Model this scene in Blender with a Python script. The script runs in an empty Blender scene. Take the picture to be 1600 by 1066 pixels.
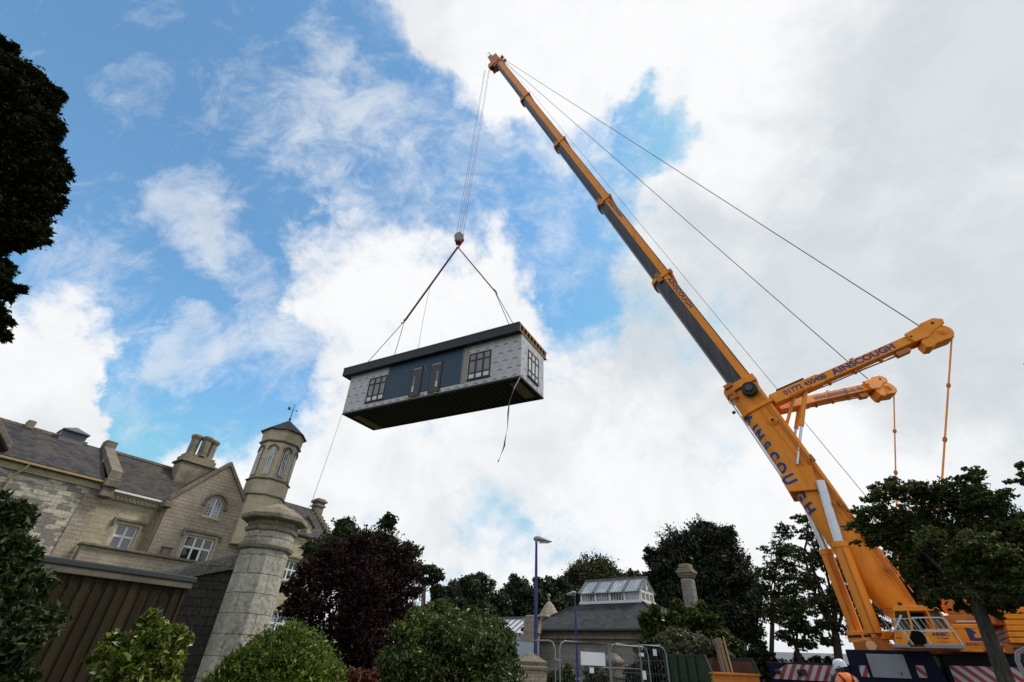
import bpy, math, random
import numpy as np
from mathutils import Vector, Matrix
random.seed(7)
scene = bpy.context.scene
COL = scene.collection
R_ = math.radians
# ------------------------------------------------------------------ camera
FPX = 725.0; TH = R_(34.88); RO = R_(2.6); EYE = 1.5
def m_rx(a):
    c, s = math.cos(a), math.sin(a); return np.array([[1,0,0],[0,c,-s],[0,s,c]])
def m_rz(a):
    c, s = math.cos(a), math.sin(a); return np.array([[c,-s,0],[s,c,0],[0,0,1]])
CR = m_rx(math.pi/2+TH) @ m_rz(RO)
CP = np.array([0.0, 0.0, EYE])
def ray(px, py):
    v = CR @ np.array([(px-800)/FPX, -(py-533)/FPX, -1.0]); return v/np.linalg.norm(v)
def at(px, py, D=None, Z=None):
    d = ray(px, py)
    t = D/math.hypot(d[0], d[1]) if D is not None else (Z-EYE)/d[2]
    return CP + t*d
def on_plane(px, py, p0, n):
    d = ray(px, py); return CP + d*(np.dot(np.array(p0)-CP, n)/np.dot(d, n))
def depth(p):
    return -(CR.T @ (np.array(p)-CP))[2]
cam = bpy.data.cameras.new('camera'); camo = bpy.data.objects.new('camera', cam); COL.objects.link(camo)
M4 = Matrix([list(CR[i])+[CP[i]] for i in range(3)]+[[0,0,0,1]])
camo.matrix_world = M4
cam.sensor_width = 36; cam.lens = FPX/1600*36; cam.clip_end = 3000; cam.clip_start = 0.05
scene.camera = camo
# ------------------------------------------------------------------ tagging helpers
def tag(o, label=None, cat=None, group=None, kind=None):
    if label: o['label'] = label
    if cat: o['category'] = cat
    if group: o['group'] = group
    if kind: o['kind'] = kind
    return o
def thing(name, label, cat, loc=(0,0,0), rz=0.0, group=None):
    o = bpy.data.objects.new(name, None); COL.objects.link(o); o.empty_display_size = .2
    o.matrix_world = Matrix.Translation(Vector([float(a) for a in loc])) @ Matrix.Rotation(rz, 4, 'Z')
    o.location = [float(a) for a in loc]; o.rotation_euler = (0,0,rz)
    return tag(o, label, cat, group)
def rootmat(o):
    m = Matrix.Identity(4)
    chain = []
    while o is not None: chain.append(o); o = o.parent
    for q in reversed(chain):
        m = m @ (Matrix.Translation(q.location) @ q.rotation_euler.to_matrix().to_4x4())
    return m
def mesh_obj(name, verts, faces, mat, parent=None, world=False, smooth=False, bevel=0):
    v = np.array(verts, dtype=float).reshape(-1,3)
    if world and parent is not None:
        mi = np.array(rootmat(parent).inverted())
        v = v @ mi[:3,:3].T + mi[:3,3]
    me = bpy.data.meshes.new(name)
    me.from_pydata(v.tolist(), [], faces); me.update()
    if mat: me.materials.append(mat)
    if smooth:
        me.shade_smooth()
        try: me.set_sharp_from_angle(angle=R_(38))
        except Exception: pass
    o = bpy.data.objects.new(name, me); COL.objects.link(o)
    if parent is not None: o.parent = parent
    if bevel:
        b = o.modifiers.new('bevel', 'BEVEL'); b.width = bevel; b.segments = 2; b.limit_method = 'ANGLE'; b.angle_limit = R_(40)
    return o
def quads_obj(name, V, mat, parent=None, world=True):
    """V: (n,4,3) array of quads"""
    n = V.shape[0]; v = V.reshape(-1,3)
    if world and parent is not None:
        mi = np.array(rootmat(parent).inverted()); v = v @ mi[:3,:3].T + mi[:3,3]
    me = bpy.data.meshes.new(name)
    me.vertices.add(n*4); me.vertices.foreach_set('co', v.astype(np.float32).ravel())
    me.loops.add(n*4); me.loops.foreach_set('vertex_index', np.arange(n*4, dtype=np.int32))
    me.polygons.add(n); me.polygons.foreach_set('loop_start', np.arange(0, n*4, 4, dtype=np.int32))
    me.polygons.foreach_set('loop_total', np.full(n, 4, dtype=np.int32))
    me.update(calc_edges=True); me.materials.append(mat)
    o = bpy.data.objects.new(name, me); COL.objects.link(o)
    if parent is not None: o.parent = parent
    return o
class MB:
    def __init__(s): s.v = []; s.f = []
    def add(s, vs, fs):
        b = len(s.v); s.v += [tuple(float(c) for c in p) for p in vs]; s.f += [tuple(b+i for i in f) for f in fs]; return s
    def box(s, x0, x1, y0, y1, z0, z1):
        return s.add([(x0,y0,z0),(x1,y0,z0),(x1,y1,z0),(x0,y1,z0),(x0,y0,z1),(x1,y0,z1),(x1,y1,z1),(x0,y1,z1)],
                     [(0,3,2,1),(4,5,6,7),(0,1,5,4),(1,2,6,5),(2,3,7,6),(3,0,4,7)])
    def hexa(s, p):   # 8 points, bottom 4 then top 4
        return s.add(p, [(0,3,2,1),(4,5,6,7),(0,1,5,4),(1,2,6,5),(2,3,7,6),(3,0,4,7)])
    def prism_xz(s, poly, y0, y1):
        n = len(poly)
        return s.add([(x,y0,z) for x,z in poly]+[(x,y1,z) for x,z in poly],
                     [tuple(range(n)), tuple(range(2*n-1,n-1,-1))]+[((i+1)%n, i, n+i, n+(i+1)%n) for i in range(n)])
    def prism_yz(s, poly, x0, x1):
        n = len(poly)
        return s.add([(x0,y,z) for y,z in poly]+[(x1,y,z) for y,z in poly],
                     [tuple(range(n-1,-1,-1)), tuple(range(n,2*n))]+[(i, (i+1)%n, n+(i+1)%n, n+i) for i in range(n)])
    def loft(s, rings, closed_ends=True):
        k = len(rings[0]); vs = [p for r in rings for p in r]; fs = []
        for i in range(len(rings)-1):
            for j in range(k):
                a = i*k+j; b = i*k+(j+1)%k; fs.append((a, b, b+k, a+k))
        if closed_ends: fs += [tuple(range(k-1,-1,-1)), tuple(range((len(rings)-1)*k, len(rings)*k))]
        return s.add(vs, fs)
    def tube(s, path, r, n=8):
        path = [Vector([float(c) for c in p]) for p in path]; rs = r if isinstance(r,(list,tuple)) else [r]*len(path)
        rings = []; ref = None
        for i, p in enumerate(path):
            t = (path[min(i+1,len(path)-1)] - path[max(i-1,0)]).normalized()
            if ref is None: ref = Vector((0,0,1)) if abs(t.z) < .9 else Vector((1,0,0))
            a = t.cross(ref).normalized(); b = t.cross(a).normalized(); ref = b.cross(t) if False else ref
            rings.append([tuple(p + (a*math.cos(2*math.pi*k/n)+b*math.sin(2*math.pi*k/n))*rs[i]) for k in range(n)])
        return s.loft(rings)
    def beam(s, p0, p1, w, h, up=(0,0,1)):
        p0 = Vector([float(c) for c in p0]); p1 = Vector([float(c) for c in p1]); t = (p1-p0).normalized(); up = Vector(up)
        a = t.cross(up).normalized(); b = a.cross(t).normalized()
        c = [(-w/2,-h/2),(w/2,-h/2),(w/2,h/2),(-w/2,h/2)]
        return s.loft([[tuple(q+a*i+b*j) for i,j in c] for q in (p0,p1)])
    def lathe(s, prof, n=16, cx=0, cy=0, rot=0):
        return s.loft([[(cx+r*math.cos(rot+2*math.pi*k/n), cy+r*math.sin(rot+2*math.pi*k/n), z) for k in range(n)] for r,z in prof])
    def xf(s, m):
        s.v = [tuple(m @ Vector(p)) for p in s.v]; return s
    def build(s, name, mat, parent=None, **k):
        return mesh_obj(name, s.v, s.f, mat, parent, **k)
# ------------------------------------------------------------------ materials
class NT:
    def __init__(s, nt): s.nt = nt
    def n(s, t, ins=None, **props):
        nd = s.nt.nodes.new(t)
        for k, v in props.items(): setattr(nd, k, v)
        for k, v in (ins or {}).items():
            sock = nd.inputs[k]
            if isinstance(v, bpy.types.NodeSocket): s.nt.links.new(v, sock)
            elif isinstance(v, bpy.types.Node): s.nt.links.new(v.outputs[0], sock)
            else: sock.default_value = v
        return nd
    def math(s, op, a, b=0.0, c=None, clamp=False):
        nd = s.n('ShaderNodeMath', operation=op, use_clamp=clamp)
        for i, v in enumerate([a, b] + ([c] if c is not None else [])):
            if isinstance(v, bpy.types.Node): v = v.outputs[0]
            if isinstance(v, bpy.types.NodeSocket): s.nt.links.new(v, nd.inputs[i])
            else: nd.inputs[i].default_value = v
        return nd.outputs[0]
    def mix(s, f, a, b, blend='MIX'):
        nd = s.n('ShaderNodeMix', data_type='RGBA', blend_type=blend, clamp_factor=True)
        for i, v in ((0,f),(6,a),(7,b)):
            if isinstance(v, bpy.types.Node): v = v.outputs[0]
            if isinstance(v, bpy.types.NodeSocket): s.nt.links.new(v, nd.inputs[i])
            else: nd.inputs[i].default_value = v if i == 0 else tuple(v)+((1,) if len(v)==3 else ())
        return nd.outputs[2]
    def ramp(s, f, stops):
        nd = s.n('ShaderNodeValToRGB', {0: f}); cr = nd.color_ramp
        while len(cr.elements) < len(stops): cr.elements.new(.5)
        for e, (p, c) in zip(cr.elements, stops):
            e.position = p; e.color = tuple(c)+(1,) if hasattr(c,'__len__') else (c,c,c,1)
        return nd.outputs[0]
def new_mat(name):
    m = bpy.data.materials.new(name); m.use_nodes = True; nt = m.node_tree
    for n in list(nt.nodes): nt.nodes.remove(n)
    T = NT(nt); out = T.n('ShaderNodeOutputMaterial'); b = T.n('ShaderNodeBsdfPrincipled')
    nt.links.new(b.outputs[0], out.inputs[0]); return m, T, b, out
def link(T, a, b):
    T.nt.links.new(a.outputs[0] if isinstance(a, bpy.types.Node) else a, b)
def paint(name, col, rough=.45, var=.25, scale=3.0, metal=0.0, spec=.5, dirt=(.04,.03,.02), dirt_amt=.25, bump=.0, stretch=None):
    m, T, b, o = new_mat(name)
    tc = T.n('ShaderNodeTexCoord').outputs['Object']
    if stretch: tc = T.n('ShaderNodeMapping', {0: tc, 'Scale': stretch}).outputs[0]
    n1 = T.n('ShaderNodeTexNoise', {'Vector': tc, 'Scale': scale, 'Detail': 7.0, 'Roughness': .68})
    n2 = T.n('ShaderNodeTexNoise', {'Vector': tc, 'Scale': scale*7, 'Detail': 4.0})
    d = T.math('MULTIPLY', T.ramp(n1.outputs[0], [(.48,0.0),(.75,1.0)]), dirt_amt)
    c0 = T.mix(T.math('MULTIPLY', n2.outputs[0], var), col, tuple(c*.6 for c in col))
    c = T.mix(d, c0, dirt)
    link(T, c, b.inputs['Base Color']); link(T, T.math('MULTIPLY_ADD', n1.outputs[0], .25, rough-.12), b.inputs['Roughness'])
    b.inputs['Metallic'].default_value = metal; b.inputs['Specular IOR Level'].default_value = spec
    if bump:
        bp = T.n('ShaderNodeBump', {'Height': n2.outputs[0], 'Strength': bump, 'Distance': .01}); link(T, bp, b.inputs['Normal'])
    return m
def masonry(name, c1, c2, mortar, bw, bh, stain=(.05,.045,.04), stain_amt=.5, moss=None, msize=.012, bump=.5, patch=None, nscale=1.2, soft=.2):
    bump = bump*1.4
    m, T, b, o = new_mat(name)
    tc = T.n('ShaderNodeTexCoord').outputs['Object']; s = T.n('ShaderNodeSeparateXYZ', {0: tc})
    wob = T.n('ShaderNodeTexNoise', {'Vector': tc, 'Scale': 2.5, 'Detail': 3.0})
    hx = T.math('ADD', T.math('ADD', s.outputs[0], s.outputs[1]), T.math('MULTIPLY', wob.outputs[0], .03))
    hz = T.math('ADD', s.outputs[2], T.math('MULTIPLY', wob.outputs[0], .02))
    v = T.n('ShaderNodeCombineXYZ', {0: hx, 1: hz, 2: 0.0})
    br = T.n('ShaderNodeTexBrick', {'Vector': v, 'Color1': tuple(c1)+(1,), 'Color2': tuple(c2)+(1,), 'Mortar': tuple(mortar)+(1,), 'Scale': 1.0, 'Mortar Size': msize, 'Mortar Smooth': .35, 'Bias': -.1, 'Brick Width': bw, 'Row Height': bh})
    n1 = T.n('ShaderNodeTexNoise', {'Vector': tc, 'Scale': nscale, 'Detail': 8.0, 'Roughness': .7})
    n2 = T.n('ShaderNodeTexNoise', {'Vector': tc, 'Scale': 14.0, 'Detail': 8.0, 'Roughness': .7})
    sv = T.n('ShaderNodeCombineXYZ', {0: T.math('MULTIPLY', hx, 2.2), 1: T.math('MULTIPLY', hz, .35), 2: 0.0})
    n3 = T.n('ShaderNodeTexNoise', {'Vector': sv, 'Scale': 1.4, 'Detail': 7.0, 'Roughness': .7})
    c = br.outputs[0]
    if patch:   # per-block patches of another stone
        vp = T.n('ShaderNodeTexNoise', {'Vector': T.n('ShaderNodeVectorMath', {0: v, 1: (1/bw*.5, 1/bh*.5, 1)}, operation='MULTIPLY'), 'Scale': 1.3, 'Detail': 1.0})
        vb = T.n('ShaderNodeTexBrick', {'Vector': v, 'Color1': (0,0,0,1), 'Color2': (1,1,1,1), 'Mortar': (.5,.5,.5,1), 'Scale': 1.0, 'Mortar Size': 0.0, 'Bias': 0.0, 'Brick Width': bw, 'Row Height': bh})
        f = T.ramp(T.math('ADD', T.math('MULTIPLY', vb.outputs[0], .35), vp.outputs[0]), [(.62,0.0),(.72,1.0)])
        c = T.mix(T.math('MULTIPLY', f, .8), c, patch)
    c = T.mix(T.math('MULTIPLY', T.ramp(n1.outputs[0], [(.45,0.0),(.72,1.0)]), stain_amt), c, stain)
    c = T.mix(T.math('MULTIPLY', T.ramp(n3.outputs[0], [(.5,0.0),(.75,1.0)]), stain_amt*.8), c, stain)
    if moss: c = T.mix(T.math('MULTIPLY', T.ramp(n2.outputs[0], [(.52,0.0),(.68,1.0)]), .5), c, moss)
    c = T.mix(T.math('MULTIPLY', T.ramp(n2.outputs[0], [(.35,1.0),(.55,0.0)]), soft*3), c, (.35,.34,.33), 'MULTIPLY')
    link(T, c, b.inputs['Base Color']); b.inputs['Roughness'].default_value = .92; b.inputs['Specular IOR Level'].default_value = .2
    h = T.math('ADD', T.math('MULTIPLY', br.outputs['Fac'], -.6), T.math('MULTIPLY', n2.outputs[0], .6))
    bp = T.n('ShaderNodeBump', {'Height': h, 'Strength': bump, 'Distance': .03}); link(T, bp, b.inputs['Normal'])
    return m
def glass_mat(name, col=(.02,.025,.03), rough=.04, var=0.0, light=(.3,.3,.3)):
    m, T, b, o = new_mat(name)
    tc = T.n('ShaderNodeTexCoord').outputs['Object']
    n = T.n('ShaderNodeTexNoise', {'Vector': tc, 'Scale': 1.8, 'Detail': 2.0})
    c = T.mix(T.math('MULTIPLY', T.ramp(n.outputs[0], [(.45,0.0),(.6,1.0)]), var), col, light)
    link(T, c, b.inputs['Base Color']); b.inputs['Roughness'].default_value = rough; b.inputs['Specular IOR Level'].default_value = .9
    bp = T.n('ShaderNodeBump', {'Height': n.outputs[0], 'Strength': .06, 'Distance': .05}); link(T, bp, b.inputs['Normal'])
    return m
def leaf_mat(name, c1, c2, c3=None, trans=.25, rough=.5, spec=.35):
    m, T, b, o = new_mat(name)
    g = T.n('ShaderNodeNewGeometry'); tc = T.n('ShaderNodeTexCoord').outputs['Object']
    n = T.n('ShaderNodeTexNoise', {'Vector': tc, 'Scale': .9, 'Detail': 3.0})
    f = T.math('ADD', T.math('MULTIPLY', g.outputs['Random Per Island'], .6), T.math('MULTIPLY', n.outputs[0], .6), clamp=True)
    c = T.ramp(f, [(.15,c1),(.6,c2),(.95,c3 or c2)])
    link(T, c, b.inputs['Base Color']); b.inputs['Roughness'].default_value = rough; b.inputs['Specular IOR Level'].default_value = spec
    t = T.n('ShaderNodeBsdfTranslucent'); link(T, T.mix(.5, c, (.25,.3,.03), 'MULTIPLY') if False else c, t.inputs[0])
    mx = T.n('ShaderNodeMixShader', {0: trans}); link(T, b, mx.inputs[1]); link(T, t, mx.inputs[2]); link(T, mx, o.inputs[0])
    return m
def bark_mat(name, c1, c2, sc=6):
    m, T, b, o = new_mat(name)
    tc = T.n('ShaderNodeTexCoord').outputs['Object']; mp = T.n('ShaderNodeMapping', {0: tc, 'Scale': (1,1,.3)})
    n = T.n('ShaderNodeTexNoise', {'Vector': mp, 'Scale': sc, 'Detail': 8.0, 'Roughness': .7})
    link(T, T.ramp(n.outputs[0], [(.35,c1),(.65,c2)]), b.inputs['Base Color']); b.inputs['Roughness'].default_value = .9
    bp = T.n('ShaderNodeBump', {'Height': n.outputs[0], 'Strength': .8, 'Distance': .04}); link(T, bp, b.inputs['Normal'])
    return m
def slate_mat(name, c1=(.045,.045,.05), c2=(.075,.072,.075), lichen=(.11,.085,.06), bw=.3, bh=.16):
    m, T, b, o = new_mat(name)
    tc = T.n('ShaderNodeTexCoord').outputs['Object']; s = T.n('ShaderNodeSeparateXYZ', {0: tc})
    v = T.n('ShaderNodeCombineXYZ', {0: T.math('ADD', s.outputs[0], T.math('MULTIPLY', s.outputs[1], .35)), 1: T.math('MULTIPLY', s.outputs[2], 1.5), 2: 0.0})
    br = T.n('ShaderNodeTexBrick', {'Vector': v, 'Color1': tuple(c1)+(1,), 'Color2': tuple(c2)+(1,), 'Mortar': (.012,.012,.013,1), 'Scale': 1.0, 'Mortar Size': .008, 'Brick Width': bw, 'Row Height': bh, 'Mortar Smooth': .3})
    n1 = T.n('ShaderNodeTexNoise', {'Vector': tc, 'Scale': 1.1, 'Detail': 8.0, 'Roughness': .7})
    n2 = T.n('ShaderNodeTexNoise', {'Vector': tc, 'Scale': 18.0, 'Detail': 5.0})
    c = T.mix(T.math('MULTIPLY', T.ramp(n1.outputs[0], [(.45,0.0),(.7,1.0)]), .75), br.outputs[0], lichen)
    c = T.mix(T.math('MULTIPLY', n2.outputs[0], .4), c, (.03,.03,.03))
    link(T, c, b.inputs['Base Color']); b.inputs['Roughness'].default_value = .7; b.inputs['Specular IOR Level'].default_value = .35
    h = T.math('ADD', T.math('MULTIPLY', br.outputs['Fac'], -.8), T.math('MULTIPLY', n2.outputs[0], .5))
    bp = T.n('ShaderNodeBump', {'Height': h, 'Strength': .6, 'Distance': .02}); link(T, bp, b.inputs['Normal'])
    return m
def plank_mat(name, c1, c2, c3):
    m, T, b, o = new_mat(name)
    g = T.n('ShaderNodeNewGeometry'); tc = T.n('ShaderNodeTexCoord').outputs['Object']; mp = T.n('ShaderNodeMapping', {0: tc, 'Scale': (6,6,.5)})
    n = T.n('ShaderNodeTexNoise', {'Vector': mp, 'Scale': 4.0, 'Detail': 8.0, 'Roughness': .7})
    n2 = T.n('ShaderNodeTexNoise', {'Vector': tc, 'Scale': .8, 'Detail': 4.0})
    c = T.ramp(T.math('ADD', T.math('MULTIPLY', g.outputs['Random Per Island'], .45), T.math('MULTIPLY', n.outputs[0], .6)), [(.2,c1),(.5,c2),(.85,c3)])
    c = T.mix(T.math('MULTIPLY', T.ramp(n2.outputs[0], [(.5,0.0),(.7,1.0)]), .5), c, (.02,.022,.012))
    link(T, c, b.inputs['Base Color']); b.inputs['Roughness'].default_value = .85; b.inputs['Specular IOR Level'].default_value = .15
    bp = T.n('ShaderNodeBump', {'Height': n.outputs[0], 'Strength': .5, 'Distance': .01}); link(T, bp, b.inputs['Normal'])
    return m
def stripe_mat(name, sgn, ca=(.42,.43,.44), cb=(.30,.015,.03), per=.24, slope=.5, axis=0):
    m, T, b, o = new_mat(name)
    tc = T.n('ShaderNodeTexCoord').outputs['Object']; s = T.n('ShaderNodeSeparateXYZ', {0: tc})
    v = T.math('ADD', s.outputs[axis], T.math('MULTIPLY', s.outputs[2], sgn*slope))
    f = T.math('GREATER_THAN', T.math('FRACT', T.math('DIVIDE', v, per)), .5)
    n = T.n('ShaderNodeTexNoise', {'Vector': tc, 'Scale': 6.0, 'Detail': 5.0})
    c = T.mix(f, ca, cb); c = T.mix(T.math('MULTIPLY', n.outputs[0], .35), c, (.05,.045,.04))
    link(T, c, b.inputs['Base Color']); b.inputs['Roughness'].default_value = .45
    return m
ORANGE = paint('orange_paint', (.86,.285,.018), .5, .25, 1.6, spec=.3, dirt=(.30,.085,.01), dirt_amt=.5, stretch=(1.6,1.6,.5))
ORANGE_D = paint('orange_machinery', (.50,.15,.01), .55, .35, 2.5, dirt=(.03,.02,.015), dirt_amt=.6)
DARKB = paint('boom_grey', (.022,.028,.045), .4, .4, 2.2, spec=.4, dirt=(.12,.10,.10), dirt_amt=.7, stretch=(2.0,2.0,.16))
NAVY = paint('navy_paint', (.005,.007,.026), .6, .2, 2, spec=.12, dirt=(.03,.028,.03), dirt_amt=.4)
NAVYTXT = paint('navy_lettering', (.012,.018,.13), .5, .2, 8, dirt_amt=.1)
HALO = paint('pale_lettering_edge', (.28,.33,.5), .5, .1, 8, dirt_amt=.1)
REDTXT = paint('red_lettering', (.35,.03,.01), .5, .1, 8, dirt_amt=.1)
GREYP = paint('grey_panel_paint', (.23,.25,.29), .5, .2, 2, dirt=(.1,.1,.1), dirt_amt=.4)
STEEL = paint('polished_rod', (.55,.59,.64), .32, .1, 3, metal=.7, dirt=(.3,.3,.3), dirt_amt=.2)
GALV = paint('galvanised_steel', (.22,.23,.24), .6, .3, 6, metal=.4, dirt=(.15,.14,.12), dirt_amt=.4)
RAIL = paint('pale_rail_paint', (.5,.53,.56), .5, .2, 6, dirt=(.15,.12,.1), dirt_amt=.3)
ROPE = paint('steel_rope', (.11,.11,.12), .6, .2, 5)
STRAP = paint('brown_sling_webbing', (.12,.06,.04), .9, .3, 6)
STRAPL = paint('pink_sling_webbing', (.30,.12,.09), .9, .3, 6)
BLACK = paint('black_rubber', (.012,.012,.013), .7, .3, 4)
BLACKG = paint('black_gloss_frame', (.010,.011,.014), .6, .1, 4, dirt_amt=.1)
REDP = paint('red_paint', (.22,.02,.02), .5, .2, 5)
WHITEP = paint('white_joinery_paint', (.72,.73,.72), .5, .12, 4, dirt=(.4,.38,.33), dirt_amt=.35)
LEAD = paint('lead_grey', (.12,.13,.15), .55, .3, 3, dirt=(.06,.06,.06), dirt_amt=.4)
IRON = paint('cast_iron', (.03,.03,.032), .6, .3, 5)
PIPE = paint('buff_pipe_paint', (.36,.27,.13), .6, .3, 5, dirt=(.12,.07,.03), dirt_amt=.5)
TIMBER = paint('raw_timber', (.36,.22,.10), .8, .4, 6, dirt=(.15,.09,.04), dirt_amt=.4, bump=.3)
PLY = paint('plywood', (.2,.12,.06), .8, .4, 3, dirt=(.05,.03,.02), dirt_amt=.4)
NAVYCLAD = paint('dark_blue_cladding', (.009,.048,.092), .6, .15, 1.5, dirt=(.03,.05,.08), dirt_amt=.3)
FASCIA = paint('slate_blue_fascia', (.014,.018,.032), .65, .1, 1.5, dirt=(.03,.03,.035), dirt_amt=.3)
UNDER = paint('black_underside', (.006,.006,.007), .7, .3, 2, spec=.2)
LAMPBLUE = paint('deep_blue_paint', (.018,.022,.16), .4, .2, 4, dirt=(.02,.02,.06), dirt_amt=.3)
LAMPGREY = paint('lamp_grey', (.28,.28,.27), .5, .2, 6)
PLASTIC_W = paint('white_board', (.62,.66,.7), .5, .1, 2, dirt=(.35,.37,.38), dirt_amt=.4)
PANEL_BLUE = paint('pale_blue_board', (.36,.43,.52), .6, .1, 2, dirt=(.3,.33,.38), dirt_amt=.3)
SKIPG = paint('dark_green_skip_paint', (.012,.035,.016), .5, .3, 2, dirt=(.02,.015,.01), dirt_amt=.6)
SKIPO = paint('orange_skip_paint', (.55,.17,.012), .5, .3, 2, dirt=(.15,.05,.02), dirt_amt=.5)
RUST = paint('rusty_steel', (.13,.045,.025), .9, .6, 3, dirt=(.05,.03,.04), dirt_amt=.9, bump=.4)
STONE_Y = masonry('buff_ashlar', (.52,.46,.32), (.40,.36,.27), (.22,.2,.15), .62, .24, stain=(.16,.145,.13), stain_amt=.3, moss=(.38,.34,.2), msize=.006, bump=.35)
STONE_B = masonry('mixed_buff_and_grey_blocks', (.58,.54,.43), (.46,.43,.36), (.30,.28,.25), .56, .22, stain=(.15,.13,.125), stain_amt=.35, patch=(.17,.155,.155), msize=.008, bump=.5)
STONE_R = masonry('reddish_brown_rubble', (.42,.36,.29), (.29,.24,.205), (.22,.19,.17), .46, .19, stain=(.15,.105,.095), stain_amt=.45, moss=(.26,.23,.16), patch=(.40,.35,.27), msize=.01, bump=.7)
STONE_T = masonry('turret_ashlar', (.60,.53,.38), (.50,.45,.34), (.3,.27,.2), .9, .42, stain=(.16,.14,.12), stain_amt=.4, moss=(.42,.30,.10), msize=.005, bump=.3)
STONE_D = masonry('weathered_dressing', (.25,.22,.175), (.19,.165,.135), (.10,.09,.08), 1.1, .5, stain=(.06,.05,.045), stain_amt=.6, moss=(.26,.24,.16), msize=.004, bump=.6)
STONE_P = masonry('grey_pier_ashlar', (.44,.415,.365), (.34,.32,.285), (.15,.14,.13), 1.1, .36, stain=(.16,.14,.115), stain_amt=.5, moss=(.50,.48,.43), msize=.009, bump=.6, nscale=1.9)
STONE_W = masonry('shaded_mossy_wall', (.055,.05,.045), (.035,.032,.03), (.03,.028,.025), .36, .16, stain=(.035,.03,.028), stain_amt=.6, moss=(.10,.09,.08), msize=.012, bump=.9)  # mossy stone, its colours also darkened for the shade on the wall
STONE_G = masonry('grey_pavilion_ashlar', (.31,.29,.27), (.24,.225,.21), (.10,.095,.09), .62, .3, stain=(.09,.075,.07), stain_amt=.5, moss=(.16,.14,.11), msize=.008, bump=.4)
STONE_C = masonry('lichen_cap_stone', (.30,.265,.20), (.23,.205,.16), (.12,.1,.08), 1.4, .6, stain=(.07,.05,.045), stain_amt=.6, moss=(.3,.24,.12), msize=.004, bump=.6)
SLATE = slate_mat('weathered_slate', (.010,.009,.010), (.062,.056,.054), (.11,.08,.05), .30, .19); SLATE2 = slate_mat('clean_slate', (.010,.011,.014), (.05,.05,.056), (.03,.028,.026), .30, .22)
GLASSD = glass_mat('dark_window_glass', (.015,.018,.02)); GLASSC = glass_mat('curtained_glass', (.13,.15,.18), .12, .5, (.2,.22,.25))
GLASST = glass_mat('grey_tinted_glass', (.10,.105,.125), .1, .3, (.15,.155,.175)); GLASSROOF = glass_mat('roof_glass', (.27,.31,.33), .2, .6, (.5,.53,.54))
GLASSPOLY = glass_mat('pale_panel_glazing', (.5,.54,.58), .3, .3, (.6,.63,.66)); GLASSL = glass_mat('leaded_glass', (.07,.085,.12), .08, .9, (.3,.36,.48))
FENCEW = plank_mat('dark_stained_boards', (.011,.008,.005), (.024,.017,.009), (.046,.035,.016)); BEAMW = plank_mat('grey_old_beam', (.08,.07,.055), (.14,.12,.095), (.2,.175,.14))
FELT = paint('dark_capping', (.03,.035,.038), .8, .4, 5, dirt=(.07,.06,.05), dirt_amt=.4, bump=.4)
BARK = bark_mat('grey_bark', (.014,.012,.010), (.075,.07,.058), 18); BARKD = bark_mat('dark_bark', (.018,.014,.011), (.045,.036,.028)); BARKP = bark_mat('pale_pine_bark', (.12,.09,.06), (.24,.19,.14))
# ================================================================== SKY (world) AND LIGHT
SUN_AZ, SUN_EL = 78.0, 54.0
w = bpy.data.worlds.new('World'); scene.world = w; w.use_nodes = True
for n_ in list(w.node_tree.nodes): w.node_tree.nodes.remove(n_)
T = NT(w.node_tree)
sky = T.n('ShaderNodeTexSky'); sky.sky_type = 'NISHITA'; sky.sun_disc = False
sky.sun_elevation = R_(SUN_EL); sky.sun_rotation = R_(SUN_AZ); sky.air_density = 1.0; sky.dust_density = .6; sky.ozone_density = 1.6
dirn = T.n('ShaderNodeTexCoord').outputs['Generated']
wn = T.n('ShaderNodeTexNoise', {'Vector': dirn, 'Scale': 3.4, 'Detail': 8.0, 'Roughness': .62})
wv = T.n('ShaderNodeVectorMath', {0: wn.outputs['Color'], 1: (.5,.5,.5)}, operation='SUBTRACT')
ws = T.n('ShaderNodeVectorMath', {0: wv.outputs[0], 'Scale': .42}, operation='SCALE')
wd = T.n('ShaderNodeVectorMath', {0: T.n('ShaderNodeVectorMath', {0: dirn, 1: ws.outputs[0]}, operation='ADD').outputs[0]}, operation='NORMALIZE').outputs[0]
def blobs(lst, base):
    acc = None
    for (px, py, r, wt) in lst:
        c = ray(px, py)
        def cosr(k):
            q = ray(px + (r*k if px < 800 else -r*k), py); return float(np.dot(c, q))
        d = T.n('ShaderNodeVectorMath', {0: wd, 1: tuple(c.tolist())}, operation='DOT_PRODUCT').outputs['Value']
        mr = T.n('ShaderNodeMapRange', {0: d, 1: cosr(1.25), 2: cosr(.15), 3: 0.0, 4: float(wt)}, interpolation_type='SMOOTHSTEP')
        acc = mr.outputs[0] if acc is None else T.math('ADD', acc, mr.outputs[0])
    return T.math('ADD', acc, base)
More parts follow.
